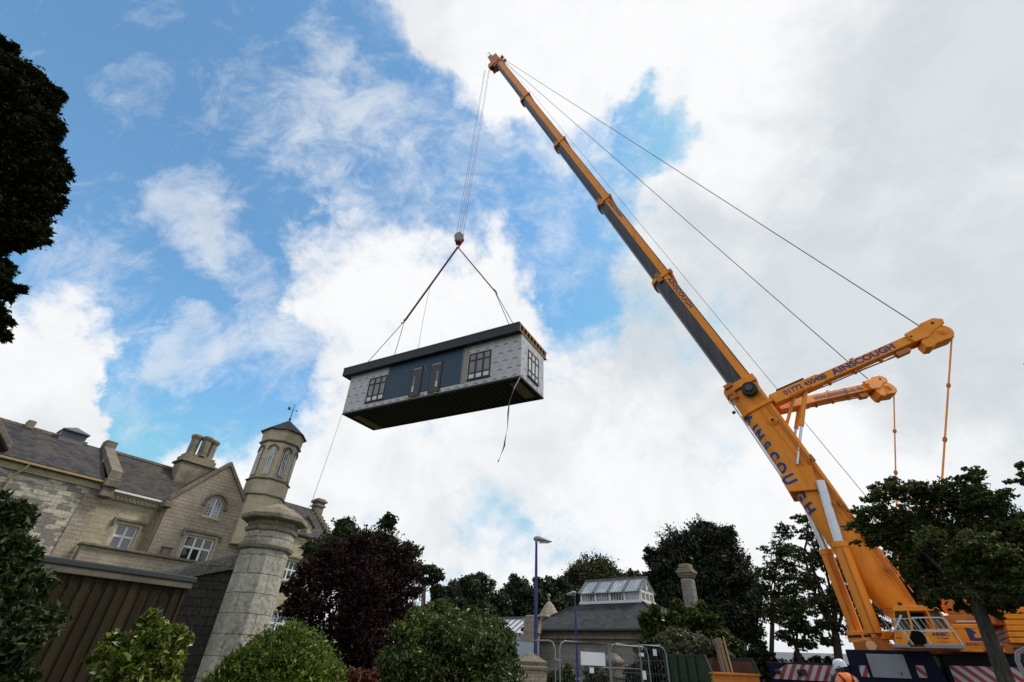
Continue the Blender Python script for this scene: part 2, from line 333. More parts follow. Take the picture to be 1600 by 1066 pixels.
SKYB = [(120,140,380,-.95),(380,60,260,-.6),(200,430,260,-.55),(400,330,180,-.4),(640,270,160,-.52),(720,170,90,-.5),(780,320,110,-.5),(560,90,130,-.35),
        (1005,200,75,-.95),(900,250,60,-.25),(930,190,60,-.4),(885,430,90,-.85),(880,510,70,-.6),(330,560,150,-.8),(290,620,90,-.5),(470,540,90,-.45),(430,640,80,-.45),(740,800,60,-.35),(810,865,50,-.4),(960,330,70,-.55),(610,520,60,-.6),(1550,790,90,-.4),(860,330,60,-.4),(700,380,60,-.3),(660,640,70,-.35),(1130,700,60,-.2),
        (450,180,70,.42),(520,250,55,.38),(565,305,40,.35),(650,190,55,.30),(310,340,75,.62),(360,390,60,.45),(95,415,80,.35),(300,500,45,.5),(520,80,40,.3),
        (40,600,190,1.3),(170,625,90,.7),(60,700,200,.8),(570,450,120,.45),(720,440,100,.4),(440,320,40,.25),(800,50,120,.55),(720,20,60,.3),(600,640,150,.4),(470,470,50,.3),(800,590,200,.2),(900,110,100,.6),(1130,130,110,.6),(1380,120,380,.55),(1450,480,300,.4),(1200,780,260,.3),(400,840,200,.3)]
cover = blobs(SKYB, .86)
f1 = T.n('ShaderNodeTexNoise', {'Vector': dirn, 'Scale': 4.6, 'Detail': 10.0, 'Roughness': .64, 'Distortion': .5})
f2 = T.n('ShaderNodeTexNoise', {'Vector': dirn, 'Scale': 15.0, 'Detail': 8.0, 'Roughness': .68, 'Distortion': .4})
dens = T.math('ADD', cover, T.math('ADD', T.math('MULTIPLY_ADD', f1.outputs[0], 2.1, -1.05), T.math('MULTIPLY_ADD', f2.outputs[0], .9, -.45)))
alpha = T.n('ShaderNodeMapRange', {0: dens, 1: -.02, 2: 1.02, 3: 0.03, 4: 1.0}, interpolation_type='SMOOTHSTEP').outputs[0]
WISP = [(440,170,90,.4),(520,240,75,.5),(575,320,55,.45),(650,190,90,.42),(320,345,85,.75),(375,395,60,.5),(95,420,110,.5),(305,500,60,.8),(510,80,60,.5),(480,460,90,.5),(780,240,70,.45),(700,330,70,.4),(560,160,80,.35),(860,330,60,.5),(890,420,60,.3),(250,560,80,.4),(420,520,80,.5),(590,410,60,.4),(230,110,60,.25)]
wm = blobs(WISP, 0.0)
wq = T.n('ShaderNodeMapping', {0: dirn, 'Rotation': (.3,.5,.7), 'Scale': (1.0,2.2,1.5)})
w1 = T.n('ShaderNodeTexNoise', {'Vector': wq, 'Scale': 8.5, 'Detail': 12.0, 'Roughness': .72, 'Distortion': .45})
wa_ = T.n('ShaderNodeMapRange', {0: T.math('ADD', wm, T.math('MULTIPLY_ADD', w1.outputs[0], 2.6, -1.3)), 1: -.1, 2: 1.3, 3: 0.0, 4: .66}, interpolation_type='SMOOTHSTEP').outputs[0]
alpha = T.math('MAXIMUM', alpha, wa_)
GREYB = [(1080,520,220,.5),(1350,330,330,.55),(1530,560,260,.6),(1330,120,120,-.35),(1180,270,90,-.4),(1420,660,160,-.4),(1250,180,200,.25),(950,480,90,.3),(1480,120,200,.45),(1300,700,140,-.3),(1100,740,240,-.35),(1000,60,220,-.55),(860,40,140,-.4),(700,760,250,-.05),(600,420,160,-.4),(1120,340,130,-.5),(980,400,80,-.25),(60,640,100,.3),(760,640,120,-.15)]
grey = blobs(GREYB, .25)
g1 = T.n('ShaderNodeTexNoise', {'Vector': dirn, 'Scale': 3.8, 'Detail': 9.0, 'Roughness': .58, 'Distortion': .7})
gf = T.n('ShaderNodeMapRange', {0: T.math('ADD', grey, T.math('MULTIPLY_ADD', g1.outputs[0], 2.4, -1.2)), 1: -.1, 2: 1.1, 3: 0.0, 4: 1.0}, interpolation_type='SMOOTHSTEP').outputs[0]
g2 = T.n('ShaderNodeTexNoise', {'Vector': dirn, 'Scale': 9.0, 'Detail': 8.0, 'Roughness': .6, 'Distortion': .5})
gf = T.math('ADD', T.math('MULTIPLY', gf, .85), T.math('MULTIPLY', T.ramp(g2.outputs[0], [(.45,0.0),(.7,1.0)]), .22), clamp=True)
ccol = T.mix(gf, (.97,.975,.985), (.66,.71,.75))
bgs = T.n('ShaderNodeBackground', {0: T.mix(1.0, T.mix(1.0, sky.outputs[0], (.92,1.44,1.5), 'MULTIPLY'), (2.0,4.0,5.5), 'DARKEN'), 1: .15})
bgc = T.n('ShaderNodeBackground', {0: ccol, 1: 1.0})
mxs = T.n('ShaderNodeMixShader', {0: alpha}); link(T, bgs, mxs.inputs[1]); link(T, bgc, mxs.inputs[2])
link(T, mxs, T.n('ShaderNodeOutputWorld').inputs[0])
sl = bpy.data.lights.new('sun', 'SUN'); sl.energy = 2.8; sl.angle = R_(8); sl.color = (1.0, .95, .86)
so = bpy.data.objects.new('sun', sl); COL.objects.link(so)
sd = Vector((math.sin(R_(SUN_AZ))*math.cos(R_(SUN_EL)), math.cos(R_(SUN_AZ))*math.cos(R_(SUN_EL)), math.sin(R_(SUN_EL))))
so.rotation_euler = sd.to_track_quat('Z', 'Y').to_euler(); so.location = (20, -20, 60)
scene.view_settings.view_transform = 'Standard'; scene.view_settings.look = 'None'; scene.view_settings.gamma = 1; scene.view_settings.exposure = 0
# ================================================================== GROUND
m, T, b, o = new_mat('tarmac')
tc = T.n('ShaderNodeTexCoord').outputs['Object']; n = T.n('ShaderNodeTexNoise', {'Vector': tc, 'Scale': 2.0, 'Detail': 8.0}); n2 = T.n('ShaderNodeTexNoise', {'Vector': tc, 'Scale': 60.0, 'Detail': 3.0})
link(T, T.ramp(T.math('ADD', T.math('MULTIPLY', n.outputs[0], .6), T.math('MULTIPLY', n2.outputs[0], .4)), [(.35,(.035,.035,.036)),(.65,(.07,.068,.065))]), b.inputs['Base Color']); b.inputs['Roughness'].default_value = .85
bp = T.n('ShaderNodeBump', {'Height': n2.outputs[0], 'Strength': .4, 'Distance': .01}); link(T, bp, b.inputs['Normal'])
TARMAC = m
m, T, b, o = new_mat('grass')
tc = T.n('ShaderNodeTexCoord').outputs['Object']; n = T.n('ShaderNodeTexNoise', {'Vector': tc, 'Scale': 1.0, 'Detail': 9.0, 'Roughness': .75})
link(T, T.ramp(n.outputs[0], [(.35,(.025,.045,.012)),(.65,(.07,.09,.03))]), b.inputs['Base Color']); b.inputs['Roughness'].default_value = .95
GRASS = m
g = MB(); g.add([(-1500,-1500,0),(1500,-1500,0),(1500,1500,0),(-1500,1500,0)], [(0,1,2,3)]); o = g.build('ground', GRASS); tag(o, kind='structure')
g = MB(); g.add([(-4.2,-8,.004),(60,-8,.004),(60,24.4,.004),(-1.2,24.4,.004)], [(0,1,2,3)]); o = g.build('road', TARMAC); tag(o, kind='structure')
# ================================================================== MANOR HOUSE
MO = np.array([-23.33, 21.19, 0.0]); MU = np.array([.5997, .8002, 0]); MN = np.array([-.8002, .5997, 0])   # local x, local y (into house)
house = thing('manor_house', 'long stone manor with slate roofs, pointed gable and octagonal turret, behind the board fence', 'house', MO, math.atan2(.8002, .5997))
def ml(px, py, y=0.0):
    p = on_plane(px, py, MO + MN*y, MN) - MO
    return float(np.dot(p, MU)), float(p[2])
def wall_holes(x0, x1, z0, z1, y, th, holes, mat, parent, name='wall'):
    xs = sorted({x0, x1, *[h[0] for h in holes], *[h[1] for h in holes]}); zs = sorted({z0, z1, *[h[2] for h in holes], *[h[3] for h in holes]})
    def solid(i, j):
        if i < 0 or j < 0 or i >= len(xs)-1 or j >= len(zs)-1: return False
        cx = (xs[i]+xs[i+1])/2; cz = (zs[j]+zs[j+1])/2
        return not any(h[0] < cx < h[1] and h[2] < cz < h[3] for h in holes)
    mb = MB(); yb = y+th
    for i in range(len(xs)-1):
        for j in range(len(zs)-1):
            if not solid(i, j): continue
            a, b_, c, d = xs[i], xs[i+1], zs[j], zs[j+1]
            mb.add([(a,y,c),(b_,y,c),(b_,y,d),(a,y,d)], [(0,1,2,3)]); mb.add([(a,yb,c),(b_,yb,c),(b_,yb,d),(a,yb,d)], [(3,2,1,0)])
            if not solid(i-1, j): mb.add([(a,y,c),(a,y,d),(a,yb,d),(a,yb,c)], [(0,1,2,3)])
            if not solid(i+1, j): mb.add([(b_,y,c),(b_,y,d),(b_,yb,d),(b_,yb,c)], [(3,2,1,0)])
            if not solid(i, j-1): mb.add([(a,y,c),(b_,y,c),(b_,yb,c),(a,yb,c)], [(3,2,1,0)])
            if not solid(i, j+1): mb.add([(a,y,d),(b_,y,d),(b_,yb,d),(a,yb,d)], [(0,1,2,3)])
    return mb.build(name, mat, parent)
def window(x0, x1, z0, z1, y, cols, rowf, parent, glass=None, fw=.07, mull=.06, surround=None, hood=None, arch=False, lead=None, label=None):
    """joinery frame set .12 behind the wall face y, panes behind it; rowf = fractions of the height where transoms are"""
    yf = y+.12; mb = MB()
    mb.box(x0, x1, yf, yf+.08, z0, z0+fw).box(x0, x0+fw, yf, yf+.08, z0+fw, z1-fw).box(x1-fw, x1, yf, yf+.08, z0+fw, z1-fw).box(x0, x1, yf, yf+.08, z1-fw, z1)
    ix0, ix1, iz0, iz1 = x0+fw, x1-fw, z0+fw, z1-fw
    for c in range(1, cols):
        cx = ix0+(ix1-ix0)*c/cols; mb.box(cx-mull/2, cx+mull/2, yf+.002, yf+.078, iz0, iz1)
    for r in rowf:
        cz = iz0+(iz1-iz0)*r
        mb.box(ix0, ix1, yf+.01, yf+.07, cz-mull/2, cz+mull/2)
    if lead:
        nx, nz = lead
        for i in range(1, nx*cols):
            cx = ix0+(ix1-ix0)*i/(nx*cols); mb.box(cx-.008, cx+.008, yf+.03, yf+.052, iz0, iz1)
        for i in range(1, nz):
            cz = iz0+(iz1-iz0)*i/nz; mb.box(ix0, ix1, yf+.028, yf+.05, cz-.008, cz+.008)
    fr = mb.build('window', WHITEP, parent)
    if label: tag(fr, label)
    g = MB(); g.box(x0+.01, x1-.01, yf+.055, yf+.075, z0+.01, z1-.01); g.build('pane', glass or GLASSD, fr)
    if arch:
        # stone spandrels filling the corners above a pointed-round head
        r = (x1-x0)/2; cx = (x0+x1)/2; zc = z1-r
        for s_ in (-1, 1):
            pts = [(cx+s_*r, zc)]+[(cx+s_*r*math.cos(a), zc+r*math.sin(a)) for a in np.linspace(.15, math.pi/2, 7)]+[(cx+s_*r, z1)]
            if s_ < 0: pts = pts[::-1]
            q = MB(); q.prism_xz([(float(a), float(b_)) for a, b_ in pts], y+.004, y+.13); q.build('window_spandrel', surround or STONE_R, fr)
            pts = [(cx+s_*(r), zc-.0)]+[(cx+s_*(r-.0)*math.cos(a), zc+(r)*math.sin(a)) for a in np.linspace(.15, math.pi/2, 7)]
            inn = [(cx+s_*(r-.07)*math.cos(a), zc+(r-.07)*math.sin(a)) for a in np.linspace(math.pi/2, .0, 7)]
            poly = pts+inn
            if s_ < 0: poly = poly[::-1]
            q = MB(); q.prism_xz([(float(a), float(b_)) for a, b_ in poly], yf-.01, yf+.03); q.build('arched_head', WHITEP, fr)
    q = MB()
    if hood == 'label':
        q.box(x0-.3, x1+.3, y-.13, y+.002, z1+.16, z1+.27)
        for s_ in (x0-.3, x1+.18): q.box(s_, s_+.12, y-.13, y+.002, z1-.12, z1+.16)
    elif hood == 'arch':
        r0 = (x1-x0)/2+.13; cx = (x0+x1)/2; zc = z1-(x1-x0)/2
        outp = [(cx+(r0+.13)*math.cos(a), zc+(r0+.13)*math.sin(a)) for a in np.linspace(-.1, math.pi+.1, 15)]
        inn = [(cx+r0*math.cos(a), zc+r0*math.sin(a)) for a in np.linspace(math.pi+.1, -.1, 15)]
        for k in range(14):
            q.prism_xz([outp[k], outp[k+1], inn[13-k], inn[14-k]], y-.12, y+.002)
        for s_ in (-1, 1): q.box(cx+s_*(r0+.08)-.1, cx+s_*(r0+.08)+.1, y-.15, y+.0, zc-.2, zc-.04)
    if hood: q.build('hood_mould', STONE_D, fr, bevel=.015)
    s_ = MB(); s_.box(x0-.12, x1+.12, y-.07, y+.1, z0-.12, z0); s_.build('sill', STONE_T, fr, bevel=.01)
    if surround and not arch:
        s2 = MB(); s2.box(x0-.16, x0, y-.012, y+.1, z0, z1+.16).box(x1, x1+.16, y-.012, y+.1, z0, z1+.16).box(x0, x1, y-.010, y+.1, z1, z1+.16); s2.build('stone_surround', surround, fr)
    return fr
def roof_slab(x0, x1, ye, ze, yr, zr, parent, mat=SLATE, th=.12, name='roof', back=True):
    dz = (zr-ze)
    mb = MB(); mb.prism_yz([(ye,ze),(yr,zr),(yr,zr+th),(ye-.02,ze+th*.8)], x0, x1)
    if back:
        yb = 2*yr-ye; mb.prism_yz([(yr,zr),(yb,ze),(yb,ze+th),(yr,zr+th)], x0, x1)
    return mb.build(name, mat, parent)
YR = 3.8
zr0 = ml(60, 675, YR)[1]; zr_ = ml(200, 718, YR)[1]; ZR = (zr0+zr_)/2
YL = -.1
xe, ze = ml(162, 753, YL); ZE = ze
xk = ml(172, 755, YL)[0]
# left wing
wall_holes(-14, xk, 0, ZE-.03, YL, .4, [], STONE_B, house)
MB().box(-14, xk, YL+.4, 2*YR-YL, 0.01, ZE-.05).build('inner_wall', STONE_D, house)
rf = roof_slab(-14, xk-.32, YL-.28, ZE-.05, YR, ZR, house)
mb = MB()
for i in range(56): mb.box(-14+i*.31, -14+i*.31+.29, YR-.13, YR+.13, ZR+.05, ZR+.2)
mb.build('ridge_tiles', STONE_D, house)
mb = MB()
for i in range(14): mb.box(xk+.3+i*.31, xk+.3+i*.31+.29, YR-.13, YR+.13, ZR+.05, ZR+.2)
mb.build('ridge_tiles', STONE_D, house)
MB().box(-14, xk-.1, YL-.36, YL-.25, ZE-.12, ZE-.01).build('gutter', PIPE, house, bevel=.02)
MB().box(-14, xk, YL-.1, YL+.0, ZE-.42, ZE-.14).build('cornice', STONE_Y, house)
def vpipe(pts, r=.05, name='downpipe', mat=PIPE): return MB().tube(pts, r).build(name, mat, house, smooth=True)
a = ml(38, 724, YL)[0]; b2 = ml(22, 745, YL)
vpipe([(a+.15,YL-.3,ZE-.1),(a+.12,YL-.28,ZE-.3),(a-.1,YL-.1,b2[1]+.1),(a-.12,YL-.08,b2[1]-.2),(a-.12,YL-.08,0)])
# raised coping between the two roofs
def coping(x0, x1, ye, ze_, yr, zr, up, mat=STONE_D, name='roof_coping'):
    return MB().prism_yz([(ye,ze_),(yr,zr),(yr,zr+up),(ye,ze_+up)], x0, x1).build(name, mat, house, bevel=.03)
coping(xk-.32, xk+.22, YL-.45, ZE+.15, YR, ZR-.02, .42)
MB().box(xk-.36, xk+.3, YL-.6, YL+.3, ZE-.28, ZE+.12).box(xk-.3, xk+.24, YL-.5, YL+.3, ZE-.75, ZE-.28).build('kneeler_stone', STONE_D, house, bevel=.04)
MB().box(xk-.34, xk+.26, YR-.35, YR+.35, ZR+.1, ZR+.62).build('coping_stone', STONE_D, house, bevel=.05)
# quoin strip at the wing's end
MB().box(xk-.75, xk+.0, YL-.06, YL+.0, 0, ZE-.7).build('buttress_strip', STONE_R, house)
# recessed bay
YC = .9; xg, zg = ml(262, 785, 0); XG0 = ml(250, 820, 0)[0]
ze2 = ml(210, 777, YC)[1]
A0 = ml(187, 819, YC); A1 = ml(215, 824, YC); A2 = ml(166, 853, YC); A3 = ml(204, 861, YC)
wa = ((A0[0]+A2[0])/2, (A1[0]+A3[0])/2, min(A2[1], A3[1])-.25, (A0[1]+A1[1])/2)
wall_holes(xk-.1, XG0+.1, 0, ze2, YC, .35, [wa], STONE_Y, house)
window(*wa, YC, 2, [.62], house, GLASSC, fw=.08, mull=.12, surround=STONE_T, hood='label', label='white two-light window with a transom in the recessed bay')
roof_slab(xk+.22, XG0+3.0, YC-.3, ze2+.02, YR, ZR, house)
mb = MB().box(xk+.1, XG0, YC-.22, YC, ze2-.12, ze2).box(xk+.1, XG0, YC-.12, YC, ze2-.34, ze2-.12)
k = xk+.15
while k < XG0-.15: mb.box(k, k+.1, YC-.2, YC-.12, ze2-.28, ze2-.14); k += .2
mb.build('dentil_cornice', STONE_T, house)
MB().box(xk+.2, XG0, YC-.4, YC-.28, ze2-.04, ze2+.07).build('gutter', WHITEP, house, bevel=.02)
vpipe([(XG0-.25,YC-.3,ze2-.02),(XG0-.25,YC-.1,ze2-.3),(XG0-.25,YC-.09,0)])
# gabled bay
ap = ml(359, 728, 0); xl = XG0; half = ap[0]-xl; XG1 = ap[0]+half; zk = ml(264, 778, 0)[1]
h1 = [ml(329,776,0), ml(351,779,0), ml(318,806,0), ml(342,811,0)]
hb = [ml(292,834,0), ml(336,844,0), ml(280,872,0), ml(325,879,0)]
arc = ((h1[0][0]+h1[2][0])/2, (h1[1][0]+h1[3][0])/2, (h1[2][1]+h1[3][1])/2, (h1[0][1]+h1[1][1])/2)
wb = ((hb[0][0]+hb[2][0])/2, (hb[1][0]+hb[3][0])/2, (hb[2][1]+hb[3][1])/2-.12, (hb[0][1]+hb[1][1])/2)
ztop = arc[3]+.02
slope = (ap[1]-zk)/half
wall_holes(xl, XG1, 0, zk, 0, .35, [wb, (arc[0], arc[1], arc[2], zk)], STONE_R, house)
# gable triangle with the arched opening's upper part cut out
t0 = zk; xa, xb = arc[0], arc[1]
mb = MB()
mb.prism_xz([(xl,zk),(xa,zk),(xa,zk+slope*(xa-xl))], 0, .35)
mb.prism_xz([(xb,zk),(XG1,zk),(xb,zk+slope*(XG1-xb))], 0, .35)
mb.prism_xz([(xa,arc[3]),(xb,arc[3]),(xb,zk+slope*(XG1-xb)),(ap[0],ap[1]),(xa,zk+slope*(xa-xl))], 0, .35)
mb.build('gable_wall', STONE_R, house)
MB().box(xl+.01, xl+.3, .35, YC+.05, 0, zk).build('return_wall', STONE_Y, house)
window(*arc, 0, 2, [], house, GLASSL, fw=.06, mull=.09, surround=STONE_R, hood='arch', arch=True, lead=(2,6), label='small arched leaded window high in the gable')
window(*wb, 0, 3, [.56], house, GLASSD, fw=.09, mull=.1, surround=STONE_Y, hood='label', label='wide three-light window with white mullions in the gable wall')
# gable copings, kneelers, roof behind
for s_ in (-1, 1):
    xo = ap[0]+s_*(half+.15); zo = zk-.15*slope
    p = [(xo, zo-.02),(ap[0], ap[1]-.02),(ap[0], ap[1]+.27),(xo, zo+.27)]
    if s_ > 0: p = p[::-1]
    MB().prism_xz(p, -.12, .45).build('gable_coping', STONE_D, house, bevel=.02)
    MB().box(xo-.28 if s_>0 else xo-.12, xo+.12 if s_>0 else xo+.28, -.15, .45, zo-.32, zo-.0).build('kneeler_stone', STONE_D, house, bevel=.03)
    mb = MB(); q = [(xo, .4, zo), (ap[0], .4, ap[1]), (ap[0], 6.0, ap[1]), (xo, 6.0, zo)]
    mb.hexa(q+[(a_, b_, c_+.1) for a_, b_, c_ in q]); mb.build('roof', SLATE, house)
# lower projecting storey with its ledge
xl0 = ml(131, 849, -.6)[0]; zl = ml(215, 861, -.6)[1]
MB().box(xl0, 13.5, -.6, -.02, 0, zl-.12).build('lower_wall', STONE_R, house)
MB().box(xl0-.08, 13.5, -.74, -.02, zl-.12, zl+.0).build('ledge', STONE_D, house, bevel=.02)
xs_, zs_ = ml(258, 866, -.5)
MB().box(xs_-.2, xs_+.22, -.6, -.2, zl, zl+.36).box(xs_-.25, xs_+.27, -.65, -.15, zl+.36, zl+.44).build('stone_block', STONE_D, house, bevel=.04)
# chimney stack on the main ridge
YH = 3.2
c0 = ml(272, 733, YH); c1 = ml(326, 745, YH); ct = ml(303, 680, YH); ct1 = ml(340, 690, YH); cm = ml(280, 722, YH)
x0, x1 = c0[0], c1[0]; zt = (ct[1]+ct1[1])/2; zb = ZR-.9; zh = zt-zb; xm = (x0+x1)/2
chs = MB().box(x0+.05, x1-.05, YH-.6, YH+.6, zb, zt-1.98).box(x0-.08, x1+.08, YH-.72, YH+.72, zt-1.98, zt-1.82).box(x0+.05, x1-.05, YH-.55, YH+.55, zt-1.82, zt-1.5).box(x0+.15, x1-.15, YH-.45, YH+.45, zt-1.5, zt-1.32).build('chimney', STONE_C, house, bevel=.05)
for i in range(3):
    cx = x0+.50+i*((x1-x0)-1.0)/2
    MB().lathe([(.29,zt-1.34),(.27,zt-1.2),(.27,zt-.34),(.30,zt-.28),(.36,zt-.14),(.36,zt-.04),(.28,zt+.02)], 8, cx, YH-.28*(i%2), R_(22.5)).build('flue', STONE_C, chs)
MB().box(x0+.3, x1-.3, YH-.3, YH+.25, zt-.13, zt-.05).build('flue_cap', STONE_C, chs, bevel=.03)
# ridge vent and stub on the left ridge
v0 = ml(83, 690, YR); v1 = ml(127, 698, YR)
MB().box(v0[0]+.05, v1[0]-.05, YR-.45, YR+.45, ZR-.2, ZR+.42).lathe([(.9,ZR+.42),(.9,ZR+.47),(.02,ZR+.85)], 4, (v0[0]+v1[0])/2, YR, R_(45)).build('roof_vent', LEAD, house)
v2 = ml(41, 672, YR); MB().box(v2[0]-.18, v2[0]+.2, YR-.25, YR+.25, ZR, ZR+.5).build('ridge_stone', STONE_C, house, bevel=.08)
# gable shoulder cut by the frame on the far left
v3 = ml(2, 668, 1.2); v4 = ml(10, 700, YL-.2)
MB().prism_xz([(v4[0]+.1,v4[1]-.1),(v4[0]-2.6,v4[1]+2.5),(v4[0]-2.6,v4[1]+2.85),(v4[0]+.1,v4[1]+.2)], YL-.4, YL+.6).build('gable_coping', STONE_D, house, bevel=.03)
MB().prism_xz([(v4[0]-.1,v4[1]-.3),(v4[0]-5.2,v4[1]-.3),(v4[0]-2.6,v4[1]+2.5)], YL-.3, YL+.4).build('gable_wall', STONE_B, house)
# ---- octagonal turret
TX, TY = (ml(385,771,0)[0]+ml(442,783,0)[0])/2+.02, .25
def tz(px, py): return ml(px, py, TY-1.2)[1]
zb1, zb2, zb3, zev = tz(417,773), tz(423,747.5), tz(445,690), tz(452,673)
R0 = 1.26
tw = MB().lathe([(1.35,zb1-3.0),(1.35,zb1-.02)], 8, TX, TY, R_(22.5)).lathe([(R0+.06,zb1),(R0+.06,zb2-.04)], 8, TX, TY, R_(22.5)).lathe([(R0,zb2-.04),(R0,zb3)], 8, TX, TY, R_(22.5)).lathe([(R0+.05,zb3),(R0+.09,zev-.16),(R0+.16,zev-.05)], 8, TX, TY, R_(22.5)).build('turret', STONE_T, house, bevel=.012)
for z_, e_ in ((zb1,.12),(zb2,.1),(zb3,.08)): MB().lathe([(R0+.03,z_-.1),(R0+e_+.06,z_-.04),(R0+e_+.06,z_+.02),(R0+.03,z_+.08)], 8, TX, TY, R_(22.5)).build('string_course', STONE_D, tw)
zap = tz(454, 656)+.42
MB().lathe([(R0+.28,zev-.06),(R0+.3,zev+.0),(.05,zap)], 8, TX, TY, R_(22.5)).build('turret_roof', SLATE, tw)
mb = MB(); zc_ = zap
mb.tube([(TX,TY,zap-.1),(TX,TY,zap+1.25)], [.04,.018]).lathe([(.02,zap+.02),(.09,zap+.1),(.09,zap+.16),(.02,zap+.22)], 8, TX, TY).lathe([(.01,zap+1.22),(.04,zap+1.28),(.01,zap+1.34)], 8, TX, TY)
mb.tube([(TX-.28,TY,zap+.85),(TX+.3,TY,zap+.9)], .014, 5).tube([(TX,TY-.2,zap+.7),(TX,TY+.2,zap+.7)], .012, 5)
mb.box(TX-.42, TX-.22, TY-.008, TY+.008, zap+.76, zap+.98).box(TX+.26, TX+.33, TY-.008, TY+.008, zap+.84, zap+.96)
mb.build('weather_vane', IRON, tw)
apo = R0*math.cos(R_(22.5))
for k in range(8):
    an = R_(-180+45*k)
    Mx = Matrix.Translation((TX, TY, 0)) @ Matrix.Rotation(an+math.pi/2, 4, 'Z') @ Matrix.Translation((0, -apo, 0))
    zb_, zt_ = zb2+.26, zb3-.42; hw = .135
    def lan(h, e): return [(-h,zb_-e),(h,zb_-e),(h,zt_-.3),(h*.8,zt_-.12+e),(0,zt_+e*1.2),(-h*.8,zt_-.12+e),(-h,zt_-.3)]
    q = MB().prism_xz(lan(hw+.09,.06), -.03, .1).xf(Mx).build('window', STONE_Y if k%2 else STONE_D, tw)
    MB().prism_xz(lan(hw,.0), -.045, .05).xf(Mx).build('pane', GLASSL, q)
    f_ = MB().box(-.012,.012,-.058,-.046,zb_,zt_-.02)
    for j in range(1, 9): f_.box(-hw,hw,-.056,-.047,zb_+j*.2-.006,zb_+j*.2+.006) if zb_+j*.2 < zt_-.3 else None
    for s_ in (-1,1): f_.box(s_*hw-.02,s_*hw+.02,-.06,-.044,zb_,zt_-.3)
    f_.xf(Mx).build('leading', WHITEP, q)
    r_ = MB()
    r_.prism_xz([(-.36,zt_-.22),(-.3,zt_+.02),(0,zt_+.2),(.3,zt_+.02),(.36,zt_-.22),(.28,zt_-.22),(.22,zt_-.02),(0,zt_+.11),(-.22,zt_-.02),(-.28,zt_-.22)][::-1], -.1, .0).xf(Mx).build('hood_mould', STONE_D, q)
# ---- right wing
YW = .3
re = ml(500, 846, YW); xR = ml(517, 850, YW)[0]; YRW = 3.2; zrw = ml(465, 792, YRW)[1]
wd1 = [ml(471,822,YW), ml(481,824,YW), ml(466,840,YW), ml(477,843,YW)]
dw = ((wd1[0][0]+wd1[2][0])/2, (wd1[1][0]+wd1[3][0])/2, wd1[2][1], wd1[0][1])
lw = [ml(446,874,YW), ml(469,880,YW), ml(439,905,YW), ml(462,909,YW)]
lwn = ((lw[0][0]+lw[2][0])/2, (lw[1][0]+lw[3][0])/2, (lw[2][1]+lw[3][1])/2, (lw[0][1]+lw[1][1])/2)
cw = [ml(428,955,YW), ml(468,962,YW), ml(420,985,YW), ml(462,992,YW)]
cwn = (cw[2][0]-.6, cw[3][0], min(cw[2][1],cw[3][1])-.1, max(cw[0][1],cw[1][1]))
wall_holes(XG1+.02, xR, 0, re[1], YW, .35, [lwn, cwn], STONE_Y, house)
window(*lwn, YW, 3, [.55], house, GLASSD, surround=STONE_T, hood='label', mull=.09, label='white three-light window in the right wing')
cf = window(*cwn, YW, 5, [.5], house, GLASSL, mull=.1, fw=.12, lead=(2,4), label='low wide window with white gothic tracery')
mb = MB(); nx = 5
for i in range(nx):
    xa_ = cwn[0]+(cwn[1]-cwn[0])*i/nx; xb_ = cwn[0]+(cwn[1]-cwn[0])*(i+1)/nx; r = (xb_-xa_)/2; cx = (xa_+xb_)/2; zc = cwn[3]-r-.1
    arcp = [(cx+r*math.cos(t_), YW+.1, zc+r*math.sin(t_)) for t_ in np.linspace(0, math.pi, 9)]
    mb.tube(arcp, .035, 6)
mb.build('tracery', WHITEP, cf)
xd0, xd1 = dw[0]-.35, dw[1]+.35; zd = ml(476, 808, YW)[1]
MB().box(xd0, xd1, YW+.02, YW+.3, re[1], dw[2]).box(xd0, dw[0], YW+.02, YW+.3, dw[2], dw[3]).box(dw[1], xd1, YW+.02, YW+.3, dw[2], dw[3]).box(xd0, xd1, YW+.02, YW+.3, dw[3], dw[3]+.15).prism_xz([(xd0,dw[3]+.15),(xd1,dw[3]+.15),((xd0+xd1)/2,zd)], YW+.02, YW+.3).build('dormer_wall', STONE_Y, house)
window(*dw, YW+.02, 1, [], house, GLASSC, mull=.05, lead=(1,3), label='narrow dormer window at the eaves')
for s_ in (-1,1):
    xm_ = (xd0+xd1)/2; xo = xm_+s_*((xd1-xd0)/2+.12); zo = dw[3]+.02
    p = [(xo,zo),(xm_,zd),(xm_,zd+.14),(xo,zo+.14)]
    if s_ > 0: p = p[::-1]
    MB().prism_xz(p, YW-.1, YW+2.2).build('dormer_roof', SLATE, house)
roof_slab(XG1-1.5, xR-.35, YW-.25, re[1], YRW, zrw, house)
MB().box(xd1+.1, xR+.1, YW-.2, YW, re[1]-.3, re[1]-.02).build('dentil_cornice', STONE_T, house, bevel=.04)
mb = MB()   # crow-stepped end coping
for i in range(9):
    t_ = i/9; t2 = (i+1)/9
    ya = YW-.3+(YRW-YW+.3)*t_; yb_ = YW-.3+(YRW-YW+.3)*t2; za = re[1]+(zrw-re[1])*t_
    mb.box(xR-.38, xR+.08, ya, yb_, za-.1, za+.42)
mb.build('roof_coping', STONE_D, house, bevel=.04)
MB().prism_yz([(YW+.35,0),(6.0,0),(6.0,re[1]),(YRW,zrw),(YW+.35,re[1])], xR-.3, xR+.02).build('end_wall', STONE_Y, house)
cz0 = ml(493, 806, YRW); czt = ml(494, 779, YRW)
